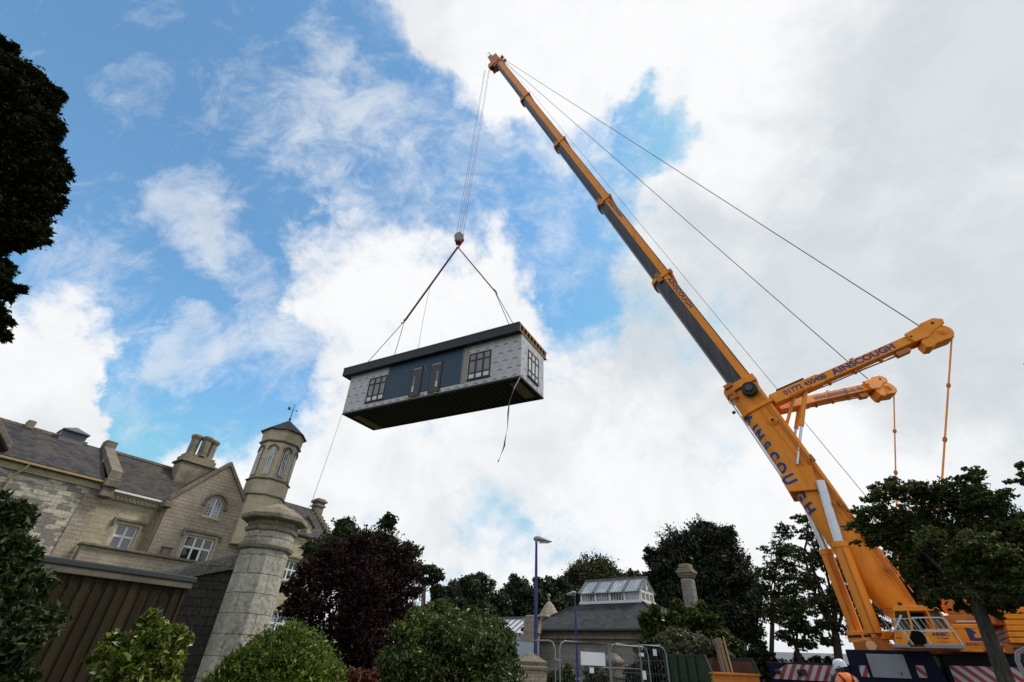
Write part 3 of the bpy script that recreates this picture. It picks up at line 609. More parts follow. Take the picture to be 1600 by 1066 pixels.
MB().box(cz0[0]-.32, cz0[0]+.34, YRW-.35, YRW+.35, zrw-.5, czt[1]-.62).box(cz0[0]-.42, cz0[0]+.44, YRW-.45, YRW+.45, czt[1]-.62, czt[1]-.48).box(cz0[0]-.34, cz0[0]+.36, YRW-.37, YRW+.37, czt[1]-.48, czt[1]-.28).box(cz0[0]-.46, cz0[0]+.48, YRW-.48, YRW+.48, czt[1]-.28, czt[1]-.1).box(cz0[0]-.34, cz0[0]+.36, YRW-.35, YRW+.35, czt[1]-.1, czt[1]+.02).build('chimney', STONE_C, house, bevel=.05)
# ================================================================== FENCE, GARDEN WALL, STONE PIER
F0 = at(48, 865, Z=2.62); F1 = at(302, 902, Z=2.62)
fd = (F1-F0); fd[2] = 0; flen = np.linalg.norm(fd); fd /= flen
fence = thing('board_fence', 'tall dark vertical-board fence with a grey beam along its top, beside the stone pier', 'fence', (F1[0], F1[1], 0), math.atan2(fd[1], fd[0]))
mb = MB(); x = -9.0; rnd = random.Random(3)
while x < -.04:
    wv_ = .072+rnd.random()*.022; bi = globals().get('bi', 0)+1; yo = (.0 if bi%2 else .027)+rnd.random()*.004
    mb.box(x, min(x+wv_+(.012 if bi%2 else .0), -.02), yo, yo+.025, .05, 2.42); x += wv_
mb.build('boards', FENCEW, fence)
MB().box(-9, -.03, .05, .1, .3, .42).box(-9, -.03, .05, .1, 2.2, 2.3).build('rails', FENCEW, fence)
MB().box(-9, .02, -.05, .09, 2.42, 2.52).build('top_beam', BEAMW, fence, bevel=.01)
MB().box(-9, .06, -.07, .16, 2.52, 2.62).build('capping', FELT, fence, bevel=.02)
PX, PY = -5.28, 11.32
pier = thing('gate_pier', 'tall pale grey octagonal stone pier with moulded collars and lichen-covered cap', 'stone pier', (PX, PY, 0), R_(8))
MB().lathe([(.62,0),(.62,.5),(.52,.58),(.505,3.36)], 8, 0, 0, R_(22.5)).lathe([(.52,3.5),(.52,3.72)], 8, 0, 0, R_(22.5)).build('shaft', STONE_P, pier, bevel=.012)
MB().lathe([(.5,3.34),(.56,3.37),(.585,3.43),(.56,3.49),(.5,3.51)], 8, 0, 0, R_(22.5)).lathe([(.5,3.70),(.56,3.74),(.57,3.80),(.52,3.84)], 8, 0, 0, R_(22.5)).build('collar', STONE_C, pier, bevel=.01)
MB().lathe([(.53,3.84),(.55,3.93),(.70,3.96),(.72,3.985),(.72,4.06),(.69,4.09),(.42,4.24),(.38,4.27),(.30,4.28),(.12,4.38),(.02,4.39)], 8, 0, 0, R_(22.5)).build('cap', STONE_C, pier, bevel=.015)
# curved-top wall from behind the fence up to the pier
W0 = at(150, 890, D=13.35); W1 = at(392, 865, D=12.52)
wdv = W1-W0; wdv[2] = 0; wl = np.linalg.norm(wdv); wdv /= wl; wn_ = np.array([-wdv[1], wdv[0], 0])
STONE_K = masonry('mossy_coping_stone', (.13,.125,.11), (.10,.095,.085), (.06,.055,.05), .8, .6, stain=(.045,.04,.035), stain_amt=.6, moss=(.24,.23,.19), msize=.006, bump=1.0)
gw = thing('garden_wall', 'dark rubble garden wall with rounded mossy coping sweeping up to the grey pier', 'wall', (W0[0], W0[1], 0), math.atan2(wdv[1], wdv[0]))
tp = []
for q in [(150,900),(200,894),(245,887),(290,878),(330,870),(365,864),(392,861)]:
    p = on_plane(q[0], q[1], W0, wn_)-W0; tp.append((float(np.dot(p, wdv)), float(p[2]+W0[2])))
mb = MB(); cp = MB()
for (xa_, za), (xb_, zb_) in zip(tp[:-1], tp[1:]):
    mb.hexa([(xa_,0,0),(xb_,0,0),(xb_,.4,0),(xa_,.4,0),(xa_,0,za-.3),(xb_,0,zb_-.3),(xb_,.4,zb_-.3),(xa_,.4,za-.3)])
rings = []
for xa_, za in tp:
    rings.append([(xa_, .2-.30*math.cos(t_), za-.32+.30*math.sin(t_)) for t_ in np.linspace(0, math.pi, 9)]+[(xa_,.5,za-.36),(xa_,-.1,za-.36)])
cp.loft(rings); mb.build('wall_face', STONE_W, gw); cp.build('coping', STONE_K, gw, smooth=True)
# ================================================================== MODULAR BUILDING (hanging)
def euler_m(a, b_, c):
    ry = np.array([[math.cos(b_),0,math.sin(b_)],[0,1,0],[-math.sin(b_),0,math.cos(b_)]]); return m_rz(c) @ ry @ m_rx(a)
BP = np.array([-12.567, 32.251, 16.569]); BR = euler_m(R_(2.06), R_(1.24), R_(-29.1)); BL, BH, BW = 15.1, 3.3, 3.45
cab = thing('modular_building', 'long prefabricated building unit hanging from the crane, grey wrap and dark blue cladding', 'building unit', BP)
cab.rotation_euler = (R_(2.06), R_(1.24), R_(-29.1))
def bw_(x, y, z): return BP + BR @ np.array([x, y, z])
def bpt(px, py, z):   # pixel -> local point on the plane z = const
    n = BR[:,2]; p = on_plane(px, py, BP + n*z, n) - BP; return BR.T @ p
# wrap material: grey breather foil with rows of small red printed marks
m, T, b, o = new_mat('printed_grey_wrap')
tc = T.n('ShaderNodeTexCoord').outputs['Object']; s = T.n('ShaderNodeSeparateXYZ', {0: tc})
u = T.math('ADD', s.outputs[0], s.outputs[1]); v = s.outputs[2]
def cells(pu, pv, ou, ov):
    row = T.math('FLOOR', T.math('DIVIDE', T.math('ADD', v, ov), pv))
    sh = T.math('MULTIPLY', T.math('MODULO', row, 2.0), pu*.5)
    fu = T.math('SUBTRACT', T.math('FRACT', T.math('DIVIDE', T.math('ADD', T.math('ADD', u, sh), ou), pu)), .5)
    fv = T.math('SUBTRACT', T.math('FRACT', T.math('DIVIDE', T.math('ADD', v, ov), pv)), .5)
    return T.math('MULTIPLY', fu, pu), T.math('MULTIPLY', fv, pv)
fu, fv = cells(.72, .62, .1, .12)
# arch-shaped logo: half-ring above a short bar
rr = T.math('SQRT', T.math('ADD', T.math('POWER', fu, 2.0), T.math('POWER', T.math('MULTIPLY', T.math('ADD', fv, .08), 1.7), 2.0)))
arch_ = T.math('MULTIPLY', T.math('MULTIPLY', T.math('LESS_THAN', rr, .20), T.math('GREATER_THAN', rr, .06)), T.math('GREATER_THAN', fv, -.08))
fu2, fv2 = cells(.72, .62, .1, -.19)
ln = T.math('MULTIPLY', T.math('LESS_THAN', T.math('ABSOLUTE', fu2), .2), T.math('LESS_THAN', T.math('ABSOLUTE', T.math('SUBTRACT', T.math('FRACT', T.math('MULTIPLY', fv2, 12.0)), .5)), .22))
ln = T.math('MULTIPLY', ln, T.math('LESS_THAN', T.math('ABSOLUTE', fv2), .13))
nz = T.n('ShaderNodeTexNoise', {'Vector': tc, 'Scale': 30.0, 'Detail': 3.0}); ln = T.math('MULTIPLY', ln, T.math('GREATER_THAN', nz.outputs[0], .5))
n1 = T.n('ShaderNodeTexNoise', {'Vector': tc, 'Scale': 1.3, 'Detail': 6.0})
c = T.mix(n1.outputs[0], (.34,.36,.40), (.45,.46,.49))
seam = T.math('LESS_THAN', T.math('ABSOLUTE', T.math('SUBTRACT', T.math('FRACT', T.math('DIVIDE', u, 2.4)), .5)), .003)
c = T.mix(T.math('MULTIPLY', arch_, .9), c, (.17,.05,.05)); c = T.mix(T.math('MULTIPLY', ln, .55), c, (.16,.05,.06)); c = T.mix(T.math('MULTIPLY', seam, .6), c, (.12,.12,.13))
link(T, c, b.inputs['Base Color']); b.inputs['Roughness'].default_value = .42; b.inputs['Metallic'].default_value = .15
bp = T.n('ShaderNodeBump', {'Height': n1.outputs[0], 'Strength': .25, 'Distance': .05}); link(T, bp, b.inputs['Normal'])
WRAP = m
MB().box(0, BL, 0, BW, .06, 3.2).build('wrapped_walls', WRAP, cab)
u_ = MB().box(.02, BL-.02, .02, BW-.02, .0, .055)
u_.build('floor_underside', UNDER, cab)
u_ = MB()
for i in range(38): u_.box(.3+i*.39, .35+i*.39, .08, BW-.08, -.035, -.002)
u_.build('floor_joists', paint('joist_timber', (.035,.03,.025), .8, .3, 3), cab)
MB().box(.35, 1.05, .75, 3.3, -.05, -.0).build('plywood_patch', PLY, cab); MB().box(BL-1.1, BL-.38, .6, 2.95, -.05, -.0).build('plywood_patch', PLY, cab)
MB().box(-.02, BL+.02, -.02, .10, -.06, .03).box(-.02, BL+.02, BW-.1, BW+.02, -.06, .03).box(-.02, .1, .1, BW-.1, -.06, .03).box(BL-.1, BL+.02, .1, BW-.1, -.06, .03).build('base_frame', BLACKG, cab)
MB().box(-.55, BL+.0, -.38, BW+.42, 3.2, 3.28).build('soffit', BLACKG, cab)
MB().box(-.58, BL+.0, -.42, -.36, 3.16, 3.80).box(-.62, -.56, -.42, BW+.42, 3.16, 3.80).box(-.55, BL, BW+.38, BW+.44, 3.2, 3.8).build('fascia', FASCIA, cab, bevel=.01)
MB().box(-.64, BL+.03, -.45, BW+.48, 3.80, 3.86).build('roof_deck', paint('roof_membrane_edge', (.14,.13,.11), .7, .2, 3), cab)
mb = MB().box(BL-.02, BL+.06, -.36, BW+.4, 3.20, 3.27).box(BL-.02, BL+.06, -.36, BW+.4, 3.70, 3.79)
for i in range(9): mb.box(BL-.6, BL+.05, -.34+i*.49, -.28+i*.49, 3.27, 3.70)
mb.build('open_roof_joists', TIMBER, cab)
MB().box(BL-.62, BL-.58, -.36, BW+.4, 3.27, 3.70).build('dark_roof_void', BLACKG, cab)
MB().tube([(BL+.03,BW+.3,3.25),(BL+.12,BW+.42,3.2),(BL+.14,BW+.36,3.02),(BL+.05,BW+.2,3.0)], .022, 6).build('bracket', WHITEP, cab)
MB().box(3.92, 10.6, -.035, -.002, .40, 3.19).build('blue_cladding', NAVYCLAD, cab)
mb = MB()
for x in (4.9, 5.78, 7.56, 9.3): mb.box(x-.008, x+.008, -.043, -.034, .4, 3.19)
mb.build('panel_joint', paint('joint_line', (.07,.11,.16), .5), cab)
MB().box(10.6, 10.64, -.05, -.002, .38, 3.19).build('batten', GREYP, cab); MB().box(10.97, 11.01, -.03, -.002, .5, 2.75).build('batten', TIMBER, cab)
MB().box(10.66, 10.98, -.022, -.003, .36, 3.15).build('lining_strip', paint('grey_lining', (.30,.28,.25), .7), cab)
def cwin(x0, x1, z0, z1, side=False):
    def bx(mb, a, b_, y0, y1, c, d):
        if side: mb.box(BL-y1, BL-y0, a, b_, c, d)
        else: mb.box(a, b_, y0, y1, c, d)
        return mb
    mb = MB(); f = .085
    bx(mb,x0,x1,-.06,.0,z0,z0+f); bx(mb,x0,x1,-.06,.0,z1-f,z1); bx(mb,x0,x0+f,-.06,.0,z0+f,z1-f); bx(mb,x1-f,x1,-.06,.0,z0+f,z1-f)
    w_ = (x1-x0)
    for i in (1,2): bx(mb, x0+w_*i/3-.062, x0+w_*i/3+.062, -.058, .0, z0+f, z1-f)
    for r in (.235, .72): bx(mb, x0+f, x1-f, -.056, .0, z0+(z1-z0)*r-.048, z0+(z1-z0)*r+.048)
    bx(mb, x0-.04, x1+.04, -.1, -.002, z0-.06, z0-.002)
    fr = mb.build('window', BLACKG, cab)
    g1 = MB(); bx(g1, x0+.05, x1-.05, -.03, -.01, z0+(z1-z0)*.235, z1-.05); g1.build('pane', GLASSPOLY if side else GLASST, fr)
    g2 = MB(); bx(g2, x0+.05, x1-.05, -.031, -.01, z0+.05, z0+(z1-z0)*.235-.001); g2.build('lower_pane', GLASSPOLY, fr)
    tr = MB(); bx(tr, x0-.12, x1+.12, -.012, -.002, z1, z1+.12); bx(tr, x1, x1+.12, -.012, -.002, z0-.05, z1); bx(tr, x0-.12, x0, -.012, -.002, z0-.05, z1)
    tr.build('white_tape', paint('pale_tape', (.5,.5,.5), .6, .1), fr)
cwin(2.15, 3.88, .5, 2.5); cwin(11.12, 12.86, .5, 2.5); cwin(.95, 2.55, .52, 2.5, True)
for x0, z0 in ((6.27,.13),(7.95,.13)):
    d = MB().box(x0, x0+.98, -.075, -.036, z0, 2.5).build('door', BLACKG, cab)
    MB().box(x0+.07, x0+.91, -.082, -.076, z0+.03, 2.22).build('leaf', paint('slate_door_paint', (.02,.022,.035), .45), d)
    MB().box(x0+.1, x0+.86, -.086, -.076, 2.28, 2.42).build('transom_pane', GLASST, d)
    gx = x0+(.24 if x0 < 7 else .60)
    MB().box(gx, gx+.14, -.088, -.083, .98, 1.75).build('slot_pane', GLASST, d)
    MB().box(gx, gx+.14, -.088, -.083, .52, .975).build('slot_pane', GLASSPOLY, d)
MB().tube([(7.45,-.05,2.55),(7.4,-.07,2.3),(7.55,-.05,2.05),(7.42,-.06,1.95)], .006, 4).build('loose_cable', WHITEP, cab)
MB().box(6.3, 6.5, -.07, -.02, .05, .12).box(8.5, 8.75, -.07, -.02, .05, .12).build('packer', paint('yellow_packer', (.5,.38,.05), .7), cab)
# ================================================================== CRANE
HEEL = at(1440, 962, D=23.0); TIP = at(772, 95, D=31.0)
bd = TIP-HEEL; BLEN = float(np.linalg.norm(bd)); bd /= BLEN
fwd = np.array([bd[0], bd[1], 0]); fwd /= np.linalg.norm(fwd); EX = -fwd; EY = np.array([-EX[1], EX[0], 0])
crane = thing('mobile_crane', 'huge orange and navy mobile crane with its long telescopic boom raised', 'crane', (HEEL[0], HEEL[1], 0), math.atan2(EX[1], EX[0]))
CO = np.array([HEEL[0], HEEL[1], 0.0])
def cl(px, py, y): p = on_plane(px, py, CO+EY*y, EY)-CO; return (float(np.dot(p, EX)), float(p[2]))
def w2c(p): q = np.array(p)-CO; return Vector((float(np.dot(q, EX)), float(np.dot(q, EY)), float(q[2])))
HZ = float(HEEL[2]); bx_, bz_ = -math.hypot(bd[0], bd[1]), float(bd[2])
def bs(s, h, y): return (s*bx_ + h*bz_, y, HZ + s*bz_ - h*bx_)
BM = Matrix(((bx_,0,bz_,0),(0,1,0,0),(bz_,0,-bx_,HZ),(0,0,0,1)))   # boom frame (s, y, h) -> crane frame
def boom(mb): return mb.xf(BM)
def shell(s0, s1, top, bot, hw, k0=1, k1=1, div=None):
    """section profile (y,h) lofted along s: flat top, straight sides, rounded belly"""
    def prof(k):
        t, b_, w_ = top, bot, hw*k
        return [(-w_*.93,t),(-w_,t-.07),(-w_,b_+(t-b_)*.33),(-w_*.9,b_+(t-b_)*.14),(-w_*.62,b_+.03),(-w_*.25,b_),(w_*.25,b_),(w_*.62,b_+.03),(w_*.9,b_+(t-b_)*.14),(w_,b_+(t-b_)*.33),(w_,t-.07),(w_*.93,t)]
    return MB().loft([[(s, y, h) for y, h in prof(k)] for s, k in ((s0,k0),(s1,k1))])
secs = [(10.3,19.2,.46,-.62,.57),(19.0,28.95,.54,-.50,.52),(28.8,40.35,.62,-.42,.48),(40.2,53.3,.70,-.35,.44),(53.2,67.6,.80,-.24,.40)]
for i, (s0, s1, t, b_, w_) in enumerate(secs):
    bo = boom(shell(s0, s1, t, b_, w_)).build('boom_section', DARKB, crane, smooth=True)
    dv = .06+i*.03
    boom(MB().box(s0+.02, s1, -w_-.012, w_+.012, dv, t-.06).box(s0+.02, s1, -w_*.9, w_*.9, t-.06, t+.012)).build('orange_upper_shell', ORANGE, bo)
    boom(MB().box(s1-1.6, s1-1.56, -w_-.016, w_+.016, b_+.3, dv-.02)).build('seam_band', BLACKG, bo)
def collar(s, t, b_, w_, l=.3, e=.1):
    t += e; b_ -= e; w_ += e
    return boom(MB().loft([[(q, y, h) for y, h in [(-w_,t),(-w_*1.02,b_+.35),(-w_*.8,b_+.05),(-w_*.35,b_-.02),(w_*.35,b_-.02),(w_*.8,b_+.05),(w_*1.02,b_+.35),(w_,t)]] for q in (s-l/2, s+l/2)]))
for s, t, b_, w_ in ((19.05,.60,-.66,.6),(28.9,.64,-.56,.56),(40.3,.74,-.5,.52),(53.3,.80,-.45,.48)):
    c_ = collar(s, t, b_, w_, .26, .05).build('collar', ORANGE_D if s > 50 else ORANGE, crane, bevel=.02)
    boom(MB().box(s-.4, s+.34, -w_-.10, -w_-.03, -.35, -.05).box(s-.3, s+.05, -w_-.13, -w_-.05, t-.1, t+.08)).build('guide_block', ORANGE_D, c_)
# base section: own outline in (s,h); rounded belly swelling above the cylinder bracket
def bsec(s, top, bot, hw): return [(s, y, h) for y, h in [(-hw*.95,top),(-hw,top-.06),(-hw,bot+.42),(-hw*.88,bot+.2),(-hw*.6,bot+.05),(-hw*.2,bot),(hw*.2,bot),(hw*.6,bot+.05),(hw*.88,bot+.2),(hw,bot+.42),(hw,top-.06),(hw*.95,top)]]
HW = .66
base = boom(MB().loft([bsec(-.35,-.05,-.62,HW), bsec(.5,.06,-.98,HW), bsec(1.4,.14,-1.12,HW), bsec(2.6,.18,-1.14,HW), bsec(3.6,.22,-1.10,HW), bsec(4.6,.28,-1.08,HW), bsec(7.0,.38,-1.0,HW), bsec(10.0,.47,-.9,HW)])).build('base_boom', ORANGE, crane, smooth=True)
for s_, l_, e_ in ((10.25,.38,.1),(8.85,.2,.07)):
    collar(s_, .46, -.92, .67, l_, e_).build('collar', ORANGE, base, bevel=.03)
boom(MB().box(9.95,10.2,-.85,-.68,-1.02,-.7).box(10.3,10.5,-.88,-.7,-.9,-.5).box(9.7,10.05,-.8,-.7,-.95,-.6)).build('guide_block', ORANGE_D, base)
boom(MB().box(9.15,9.26,-.6,-.5,-1.25,-1.1)).build('lamp', BLACK, base)
boom(MB().hexa([(5.0,-.80,-1.22),(5.75,-.80,-1.16),(5.75,.80,-1.16),(5.0,.80,-1.22),(4.62,-.80,-.25),(5.55,-.80,.10),(5.55,.80,.10),(4.62,.80,-.25)])).build('cylinder_bracket', ORANGE, base, bevel=.03)
mb = MB()
for h_ in (.18,-.12): mb.box(.6, 9.9, -HW-.03, -HW-.0, h_-.018, h_+.018)
boom(mb).build('side_rib', ORANGE, base)
for s_, h_ in ((5.75,.24),(3.9,.05),(2.6,-.02),(1.45,-.05)): boom(MB().box(s_-.05, s_+.05, -HW-.28, -HW, h_-.05, h_+.02).box(s_-.16, s_+.16, -HW-.3, -HW-.24, h_-.03, h_+.1)).build('pipe_bracket', ORANGE_D, base)
boom(MB().tube([(.4,-HW-.06,.03),(9.8,-HW-.06,.3)], .02, 5).tube([(.4,-HW-.06,-.05),(9.0,-HW-.06,.15)], .015, 5)).build('hydraulic_pipe', ORANGE_D, base)
boom(MB().tube([(5.6,-.5,-1.1),(9.9,-.5,-1.0)], .03, 6).tube([(5.6,-.38,-1.13),(9.9,-.38,-1.02)], .018, 5)).build('hydraulic_pipe', STEEL, base)
rl = boom(MB().lathe([(.05,.0),(.33,.0),(.35,.03),(.35,.26),(.33,.3),(.05,.3)], 24).xf(Matrix.Translation((9.72,-HW-.02,.0)) @ Matrix.Rotation(R_(90),4,'X'))).build('cable_reel', BLACK, base)
boom(MB().lathe([(.02,.0),(.17,.0),(.16,.06),(.02,.07)], 24).xf(Matrix.Translation((9.72,-HW-.33,.0)) @ Matrix.Rotation(R_(90),4,'X'))).build('reel_disc', paint('dark_reel_disc', (.05,.055,.06), .5), rl)
mb = MB()
for k in range(24):
    a = k*math.pi/12; mb.box(-.02,.02,-.02,.02,0,.33)
pu = boom(MB().lathe([(.03,.0),(.2,.0),(.2,.04),(.12,.05),(.12,.12),(.03,.13)], 20).xf(Matrix.Translation((7.95,-HW-.02,-.02)) @ Matrix.Rotation(R_(90),4,'X'))).build('pulley', ORANGE, base)
boom(MB().lathe([(.01,.0),(.07,.0),(.06,.03),(.01,.03)], 12).xf(Matrix.Translation((7.95,-HW-.16,-.02)) @ Matrix.Rotation(R_(90),4,'X'))).build('hub', BLACK, pu)
# boom head
hd = boom(MB().box(67.5,68.6,-.46,.46,-.5,.95).box(68.0,69.3,-.55,-.35,-1.0,.6).box(68.0,69.3,.35,.55,-1.0,.6).box(68.6,71.0,-.5,.5,.1,.75).box(69.0,72.2,-.42,.42,-.45,.2)).build('boom_head', ORANGE_D, crane, bevel=.04)
boom(MB().lathe([(.05,0),(.42,0),(.36,.06),(.42,.12),(.42,.2),(.36,.26),(.42,.32),(.42,.4),(.36,.46),(.42,.52),(.05,.52)], 18).xf(Matrix.Translation((69.3,.26,-.75)) @ Matrix.Rotation(R_(90),4,'X'))).build('sheave', paint('dark_red_sheave', (.10,.03,.02), .6), hd)
boom(MB().box(68.2,68.7,-.5,-.2,.95,1.25).box(68.4,68.8,.1,.4,.95,1.35)).build('rope_guard', ORANGE_D, hd)
mt = w2c(at(764, 83, D=31.2)); MB().tube([w2c(at(768, 88, D=31.2)), mt], .03, 5).tube([mt+Vector((-.25,0,.05)), mt+Vector((.25,0,-.02))], .03, 5).build('anemometer', BLACK, hd)
# derrick (guying) arms
root_c = Vector(bs(8.85, .62, 0))
def arm(px, py, c, y0, name, L_px):
    rootw = CO + EX*bs(8.85,.6,y0)[0] + EY*y0 + np.array([0,0,bs(8.85,.6,y0)[2]])
    r_ = ray(px, py); t = np.dot(rootw + bd*c - CP, bd)/np.dot(r_, bd); H = CP + t*r_
    p0 = Vector(rootw.tolist()); p1 = Vector(H.tolist()); a = (p1-p0); L = a.length; a.normalize()
    side = Vector((-EY).tolist()); n = (side - a*side.dot(a)).normalized(); yv = n.cross(a).normalized()
    if yv.z < 0: yv = -yv
    n = a.cross(yv).normalized()
    A = Matrix(((a.x,yv.x,n.x,p0.x),(a.y,yv.y,n.y,p0.y),(a.z,yv.z,n.z,p0.z),(0,0,0,1)))
    # into the crane frame
    Rt = Matrix(((EX[0],EX[1],0,0),(EY[0],EY[1],0,0),(0,0,1,0),(0,0,0,1))) @ Matrix.Translation((-CO[0],-CO[1],0))
    A = Rt @ A
    fl = 1 if (Vector((-EY).tolist()).dot(n) > 0) else -1
    return A, L, fl
def flat_text(body, size, M, mat, parent, name='lettering', th=.004, offset=0.0, sx=1.0, align='LEFT', shear=0):
    cu = bpy.data.curves.new(name, 'FONT'); cu.body = body; cu.size = size; cu.extrude = th; cu.offset = offset; cu.align_x = align; cu.align_y = 'CENTER'; cu.shear = shear; cu.space_character = 1.05
    ob = bpy.data.objects.new(name, cu); COL.objects.link(ob)
    me = bpy.data.meshes.new_from_object(ob); bpy.data.objects.remove(ob); bpy.data.curves.remove(cu)
    me.transform(M @ Matrix.Diagonal((sx,1,1,1))); me.materials.clear(); me.materials.append(mat); me.update()
    o = bpy.data.objects.new(name, me); COL.objects.link(o); o.parent = parent; return o
ARMH = []
for (px, py, c, y0, texts, lk) in ((1474,510,.45,-.45,(('01772 450400',.055,.34,NAVYTXT),('AINSCOUGH',.34,.40,NAVYTXT)),None),(1383,601,.45,.45,(('www.ainscough.co.uk',.30,.34,NAVYTXT),),None)):
    A, L, fl = arm(px, py, c, y0, '', None)
    ax_o = MB().box(.0, L*.94, -.215, .215, -.2, .2).xf(A).build('guying_arm', ORANGE, crane, bevel=.025)
    MB().box(-.12, L*.27, -.26, .26, -.24, .24).xf(A).build('arm_sleeve', ORANGE, ax_o, bevel=.03)
    # head: cranked plates and winch housing below
    def P2(pts, z0, z1):
        n_ = len(pts); q = MB(); q.add([(x, y, z0) for x, y in pts]+[(x, y, z1) for x, y in pts], [tuple(range(n_-1,-1,-1)), tuple(range(n_,2*n_))]+[(i,(i+1)%n_,n_+(i+1)%n_,n_+i) for i in range(n_)]); return q
    hp = [(L*.79,-.27),(L*.79,.27),(L*.87,.33),(L*.90,.43),(L*.975,.43),(L*1.005,.2),(L*.99,-.02),(L*.92,-.12),(L*.865,-.32)]
    hob = P2(hp, -.32, -.2).xf(A).build('head_plate', ORANGE, ax_o, bevel=.02); P2(hp, .2, .32).xf(A).build('head_plate', ORANGE, ax_o, bevel=.02)
    dr = []
    cxr, cyr, rr_ = L*.94, -.34, .42
    hs = [(cxr+rr_*math.cos(t_), cyr+rr_*math.sin(t_)) for t_ in np.linspace(R_(75), R_(-100), 14)]+[(L*.865,-.72),(L*.835,-.80),(L*.81,-.72),(L*.815,-.38),(L*.86,-.1)]
    ws_ = P2([(float(a), float(b)) for a, b in hs], -.27, .27).xf(A).build('winch_housing', ORANGE, ax_o, bevel=.03)
    for r2, z2 in ((.2,.3),(.13,.33),(.05,.36)):
        MB().lathe([(.01,-z2),(r2,-z2),(r2,z2),(.01,z2)], 20).xf(A @ Matrix.Translation((cxr,cyr+.02,0))).build('winch_hub', ORANGE if r2 != .17 else ORANGE_D, ws_)
    MB().lathe([(.01,-.335),(.07,-.335),(.07,.335),(.01,.335)], 12).xf(A @ Matrix.Translation((L*.945,.2,0))).build('pin', BLACK, ax_o)
    MB().lathe([(.01,-.335),(.05,-.335),(.05,.335),(.01,.335)], 12).xf(A @ Matrix.Translation((L*.8,.02,0))).build('pin', BLACK, ax_o)
    q = MB()
    for t_ in (.30,.45,.6,.7): q.box(L*t_-.04, L*t_+.04, -.38, -.25, -.1, .1)
    q.tube([(L*.25,-.34,0),(L*.5,-.36,0),(L*.72,-.42,0)], .03, 6).tube([(L*.3,-.3,.1),(L*.6,-.42,.1),(L*.74,-.36,.1)], .018, 5).box(L*.68,L*.75,-.5,-.28,-.1,.12).box(L*.48,L*.5,.25,.36,-.05,.05)
    q.xf(A).build('arm_hoses', ORANGE_D, ax_o)
    MB().box(L*.04, L*.2, .30, .36, -.2, .2).xf(A).build('step_plate', BLACKG, ax_o)
    for body, t_, sz, mt_ in texts:
        z_ = .245 if t_ < .1 else .205
        Mt = A @ Matrix.Translation((L*t_, .0, fl*z_)) @ (Matrix.Rotation(math.pi,4,'X') if fl < 0 else Matrix.Identity(4))
        if sz > .38: flat_text(body, sz, Mt, HALO, ax_o, 'lettering_edge', .002, .02, 1.26)
        flat_text(body, sz, Mt @ Matrix.Translation((0,0,.004)), mt_, ax_o, 'lettering', .003, .014 if sz > .38 else .009, 1.26 if sz > .38 else 1.0)
        if sz == .34 and body[0] == '0': flat_text('www.ainscough.co.uk', .12, Mt @ Matrix.Translation((.1,-.2,.004)), REDTXT, ax_o, 'small_lettering', .002, .0)
    ARMH.append((A @ Vector((L*.915, .42, 0)), A @ Vector((cxr+rr_*.75, -.6, 0)), A, L))
for i, (hpt, lo, A, L) in enumerate(ARMH):
    y0 = -.45 if i == 0 else .45
    tpt = Vector(bs(68.3, 1.0, y0*.6)); MB().tube([tpt, hpt], .024, 6).build('guy_rope', ROPE, crane)
    ft = (1459, 940) if i == 0 else (1404, 930); yy = -1.2 if i == 0 else 1.2
    fx, fz = cl(ft[0], ft[1], yy); e = Vector((fx, yy, fz))
    rod = MB().tube([lo, e], .035 if i == 0 else .028, 8).build('pendant_rod', ORANGE, crane, smooth=True)
    q = MB()
    for t_ in (.0, .24, .47, .72):
        c_ = lo.lerp(e, t_); d_ = (e-lo).normalized(); q.tube([c_-d_*.12, c_-d_*.05, c_+d_*.05, c_+d_*.12], [.045,.075,.075,.045], 8)
    q.build('rod_joint', ORANGE_D, rod, smooth=True)
# arm raising struts
for i, (s_, y0) in enumerate(((6.0,-.78),(6.0,.78))):
    A, L = ARMH[i][2], ARMH[i][3]
    top = A @ Vector((L*.165, -.2, 0)); ftp = cl(1246, 726, -.75) if i == 0 else cl(1238, 705, .75); bot = Vector((ftp[0], y0, ftp[1])); mid = top.lerp(bot, .5)
    st = MB().tube([top, mid], .095, 12).lathe([(.01,0),(.01,0)],4).build('arm_strut', ORANGE, crane, smooth=True) if False else MB().tube([top, mid], .095, 12).build('arm_strut', ORANGE, crane, smooth=True)
    MB().tube([mid, bot], .06, 12).build('strut_rod', STEEL, st, smooth=True)
MB().tube([ARMH[0][2] @ Vector((ARMH[0][3]*.1,-.2,0)), Vector(bs(7.6,.3,-.3))], .07, 10).build('arm_brace', ORANGE, crane)
